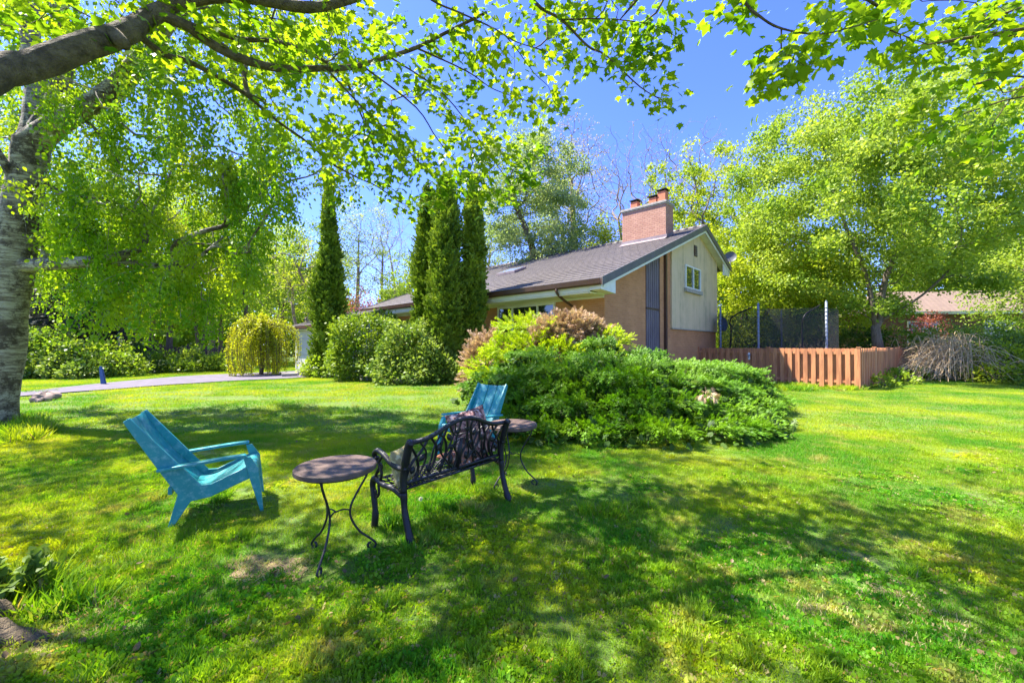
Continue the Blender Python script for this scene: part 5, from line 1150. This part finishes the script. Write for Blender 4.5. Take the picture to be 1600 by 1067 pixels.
# right hedges, brush pile
br_ = empty('brush_pile', onx(1486, 18.8), 0, 'arching heap of dead grey-brown branches at the end of the fence', 'brush pile'); mb = MB(); P = []; D = []
for k in range(520):
    a = rng.random()*6.283; rr = rng.uniform(.5, 2.4)*(1+.25*math.sin(a*4)); hh = rng.uniform(.9, 2.1)*(1.15-rr*.16); x0 = rng.normal()*.5; y0 = rng.normal()*.4; e = (x0+math.cos(a)*rr*1.25, y0+math.sin(a)*rr*.8, rng.uniform(.02, .5))
    q = spline([(x0, y0, hh*.35), (x0+math.cos(a)*rr*.4, y0+math.sin(a)*rr*.3, hh), (x0+math.cos(a)*rr*.9, y0+math.sin(a)*rr*.6, hh*.72+rng.normal()*.1), e], 5); mb.tube(q, [.014]*6+[.009]*10, 3, cap=False)
    for j in range(4): q0 = q[rng.integers(3, len(q))]; mb.tube([q0, q0+Vector((rng.normal()*.2, rng.normal()*.2, rng.normal()*.18))], .005, 3, cap=False)
mb.build('branches', 'twig', br_, True)
P, nr, ix = blob([((1.1, .1, .7), (1.9, 1.2, 1.15)), ((2.4, .3, .5), (1.6, 1.1, 1.0))], 26000, .6, .5); leafcloud('sprouts', P, .10, T_LEAF, 'shrub', br_, jit=.8)
hd = [(1560, 525, 19.5, 1.3, 1.0, 'shrub', 'yellow-green hedge bush just right of the brush pile'), (1560, 545, 18, 1.4, .9, 'tree_yellow', 'yellow-green low bush at the right edge of the lawn'), (1595, 522, 19, 1.2, 1.0, 'shrub_pale', 'tall loose bush at the right edge'), (1480, 508, 22, 1.3, 1.0, 'shrub_pale', 'pale bush behind the brush pile'), (1540, 505, 22, 1.2, 1.0, 'tree_green', 'green bush below the bungalow windows'),
      (1400, 512, 22, 1.2, 1.1, 'shrub', 'bush before the left end of the bungalow'), (1340, 512, 22, 1.1, 1.3, 'dark_leaf', 'darker bush right of the trampoline'), (1310, 520, 24, 1.3, 1.2, 'tree_green', 'green bush behind the right trampoline pole'), (1240, 515, 25, 1.6, 1.3, 'tree_green', 'bush seen through the trampoline net'), (1160, 515, 26, 1.6, 1.4, 'shrub', 'bush seen between the gable and the trampoline'), (1630, 560, 17, 1.3, .9, 'shrub', 'low bush cut by the right edge')]
for px, py, d, r_, h_, mt, lab in hd:
    shrub_at('bush', lab, [(px, py, d, r_, h_), (px+30, py+12, d-.5, r_*.75, h_*.75), (px-26, py+14, d+.3, r_*.75, h_*.7), (px+5, py+30, d-.9, r_*.8, h_*.5)], 6000, .12, mt, T_LEAF, jit=.8, group='bushes on the right side', up=.2)
shrub_at('red_shrub', 'dull red-leaved shrub in front of the bungalow', [(1462, 495, 25, .9, .9), (1440, 500, 25, .6, .7)], 2200, .11, 'magenta', T_LEAF, jit=.8)
shrub_at('ground_plant', 'bright green weeds along the foot of the shaded fence', [(1395, 585, 17.2, .8, .35), (1425, 578, 19, .9, .4), (1375, 597, 15.6, .5, .22)], 3000, .12, 'tree_green', T_LEAF, jit=.8, cat='plant')
# distant wood
n = 60000; a = rng.uniform(-1.2, 1.2, n); dist = rng.uniform(55, 75, n); hz = 9+3*np.sin(a*9)+2*np.sin(a*23+1)+1.5*np.sin(a*41)
z = rng.random(n)**.8*hz; P = np.column_stack([dist*np.sin(a)*1.0, dist*np.cos(a), z])
o = leafcloud('distant_wood', P, .8*rng.uniform(.5, 1.2, n), T_CLUMP3, 'tree_green', None); tag(o, 'far-off mass of green trees closing the view', 'wood', kind='stuff')

# ------------------------------------------------------------------ small things on the lawn
w_ = empty('weed_plant', G(22, 940), 0, 'pale leafy weed growing at the lower left edge of the lawn', 'plant')
mb = MB(); P = []; D = []
for k in range(12):
    a = rng.random()*6.28; h_ = rng.uniform(.12, .30); e = Vector((math.cos(a)*.14, math.sin(a)*.14, h_)); q = spline([(0, 0, 0), e*.5+Vector((0, 0, .05)), e], 3); mb.tube(q, .003, 4)
    for p in q[2:]: 
        for _ in range(4): P.append(tuple(p)); D.append((rng.normal(), rng.normal(), .1))
mb.build('stem', 'shrub', w_, True); leafcloud('leaf', P, .07*rng.uniform(.6, 1.2, len(P)), T_OVAL, 'shrub_pale', w_, dirs=D, jit=.3)
dn = empty('dandelion', G(657, 800), 0, 'white dandelion clock standing under the bench', 'flower'); mb = MB(); mb.tube(spline([(0, 0, 0), (.005, 0, .06), (0, .004, .12)], 3), .002, 5); mb.build('stem', 'shrub', dn)
v = rng.normal(size=(260, 3)); v /= np.linalg.norm(v, axis=1)[:, None]; M['fluff'] = foliage('seed_fluff', (.7, .7, .66), (.8, .8, .76), None, .4); leafcloud('seed_head', v*.006+np.array([0, .004, .125]), .018, T_BLADEW, 'fluff', dn, dirs=v, jit=.05)
M['petal'] = foliage('fallen_petal', (.55, .52, .45), (.7, .66, .6), None, .2); M['dryleaf'] = foliage('dry_leaf', (.14, .085, .04), (.24, .16, .08), None, .2)
P = []
for _ in range(120): p = G(rng.uniform(0, 1600), 640+(rng.random()**.8)*420); P.append((p.x, p.y, .028))
o = leafcloud('fallen_leaves', P, rng.uniform(.018, .05, len(P)), T_OVAL, 'dryleaf', None, dirs=np.tile([1., 0, 0], (len(P), 1)), up=np.tile([0, 0, 1.], (len(P), 1)), jit=.8); tag(o, 'scattered dry leaves and twigs lying in the grass', 'leaf litter', kind='stuff')
# maple root flare showing at the lower left
rt = MB(); 
for (a, L, r0) in ((-15, 1.05, .16), (12, .95, .13), (-45, .8, .14), (40, .8, .12)):
    a = R(a); rt.tube(spline([(0, 0, .25), (.35*math.cos(a), .35*math.sin(a), .08), (L*.7*math.cos(a+.1), L*.7*math.sin(a+.1), .01), (L*math.cos(a), L*math.sin(a), -.06)], 5), [r0]*6+[r0*.8]*4+[r0*.5]*4+[.03]*2, 10)
rt.build('root', 'maple_bark', mt_, True)
print('done')
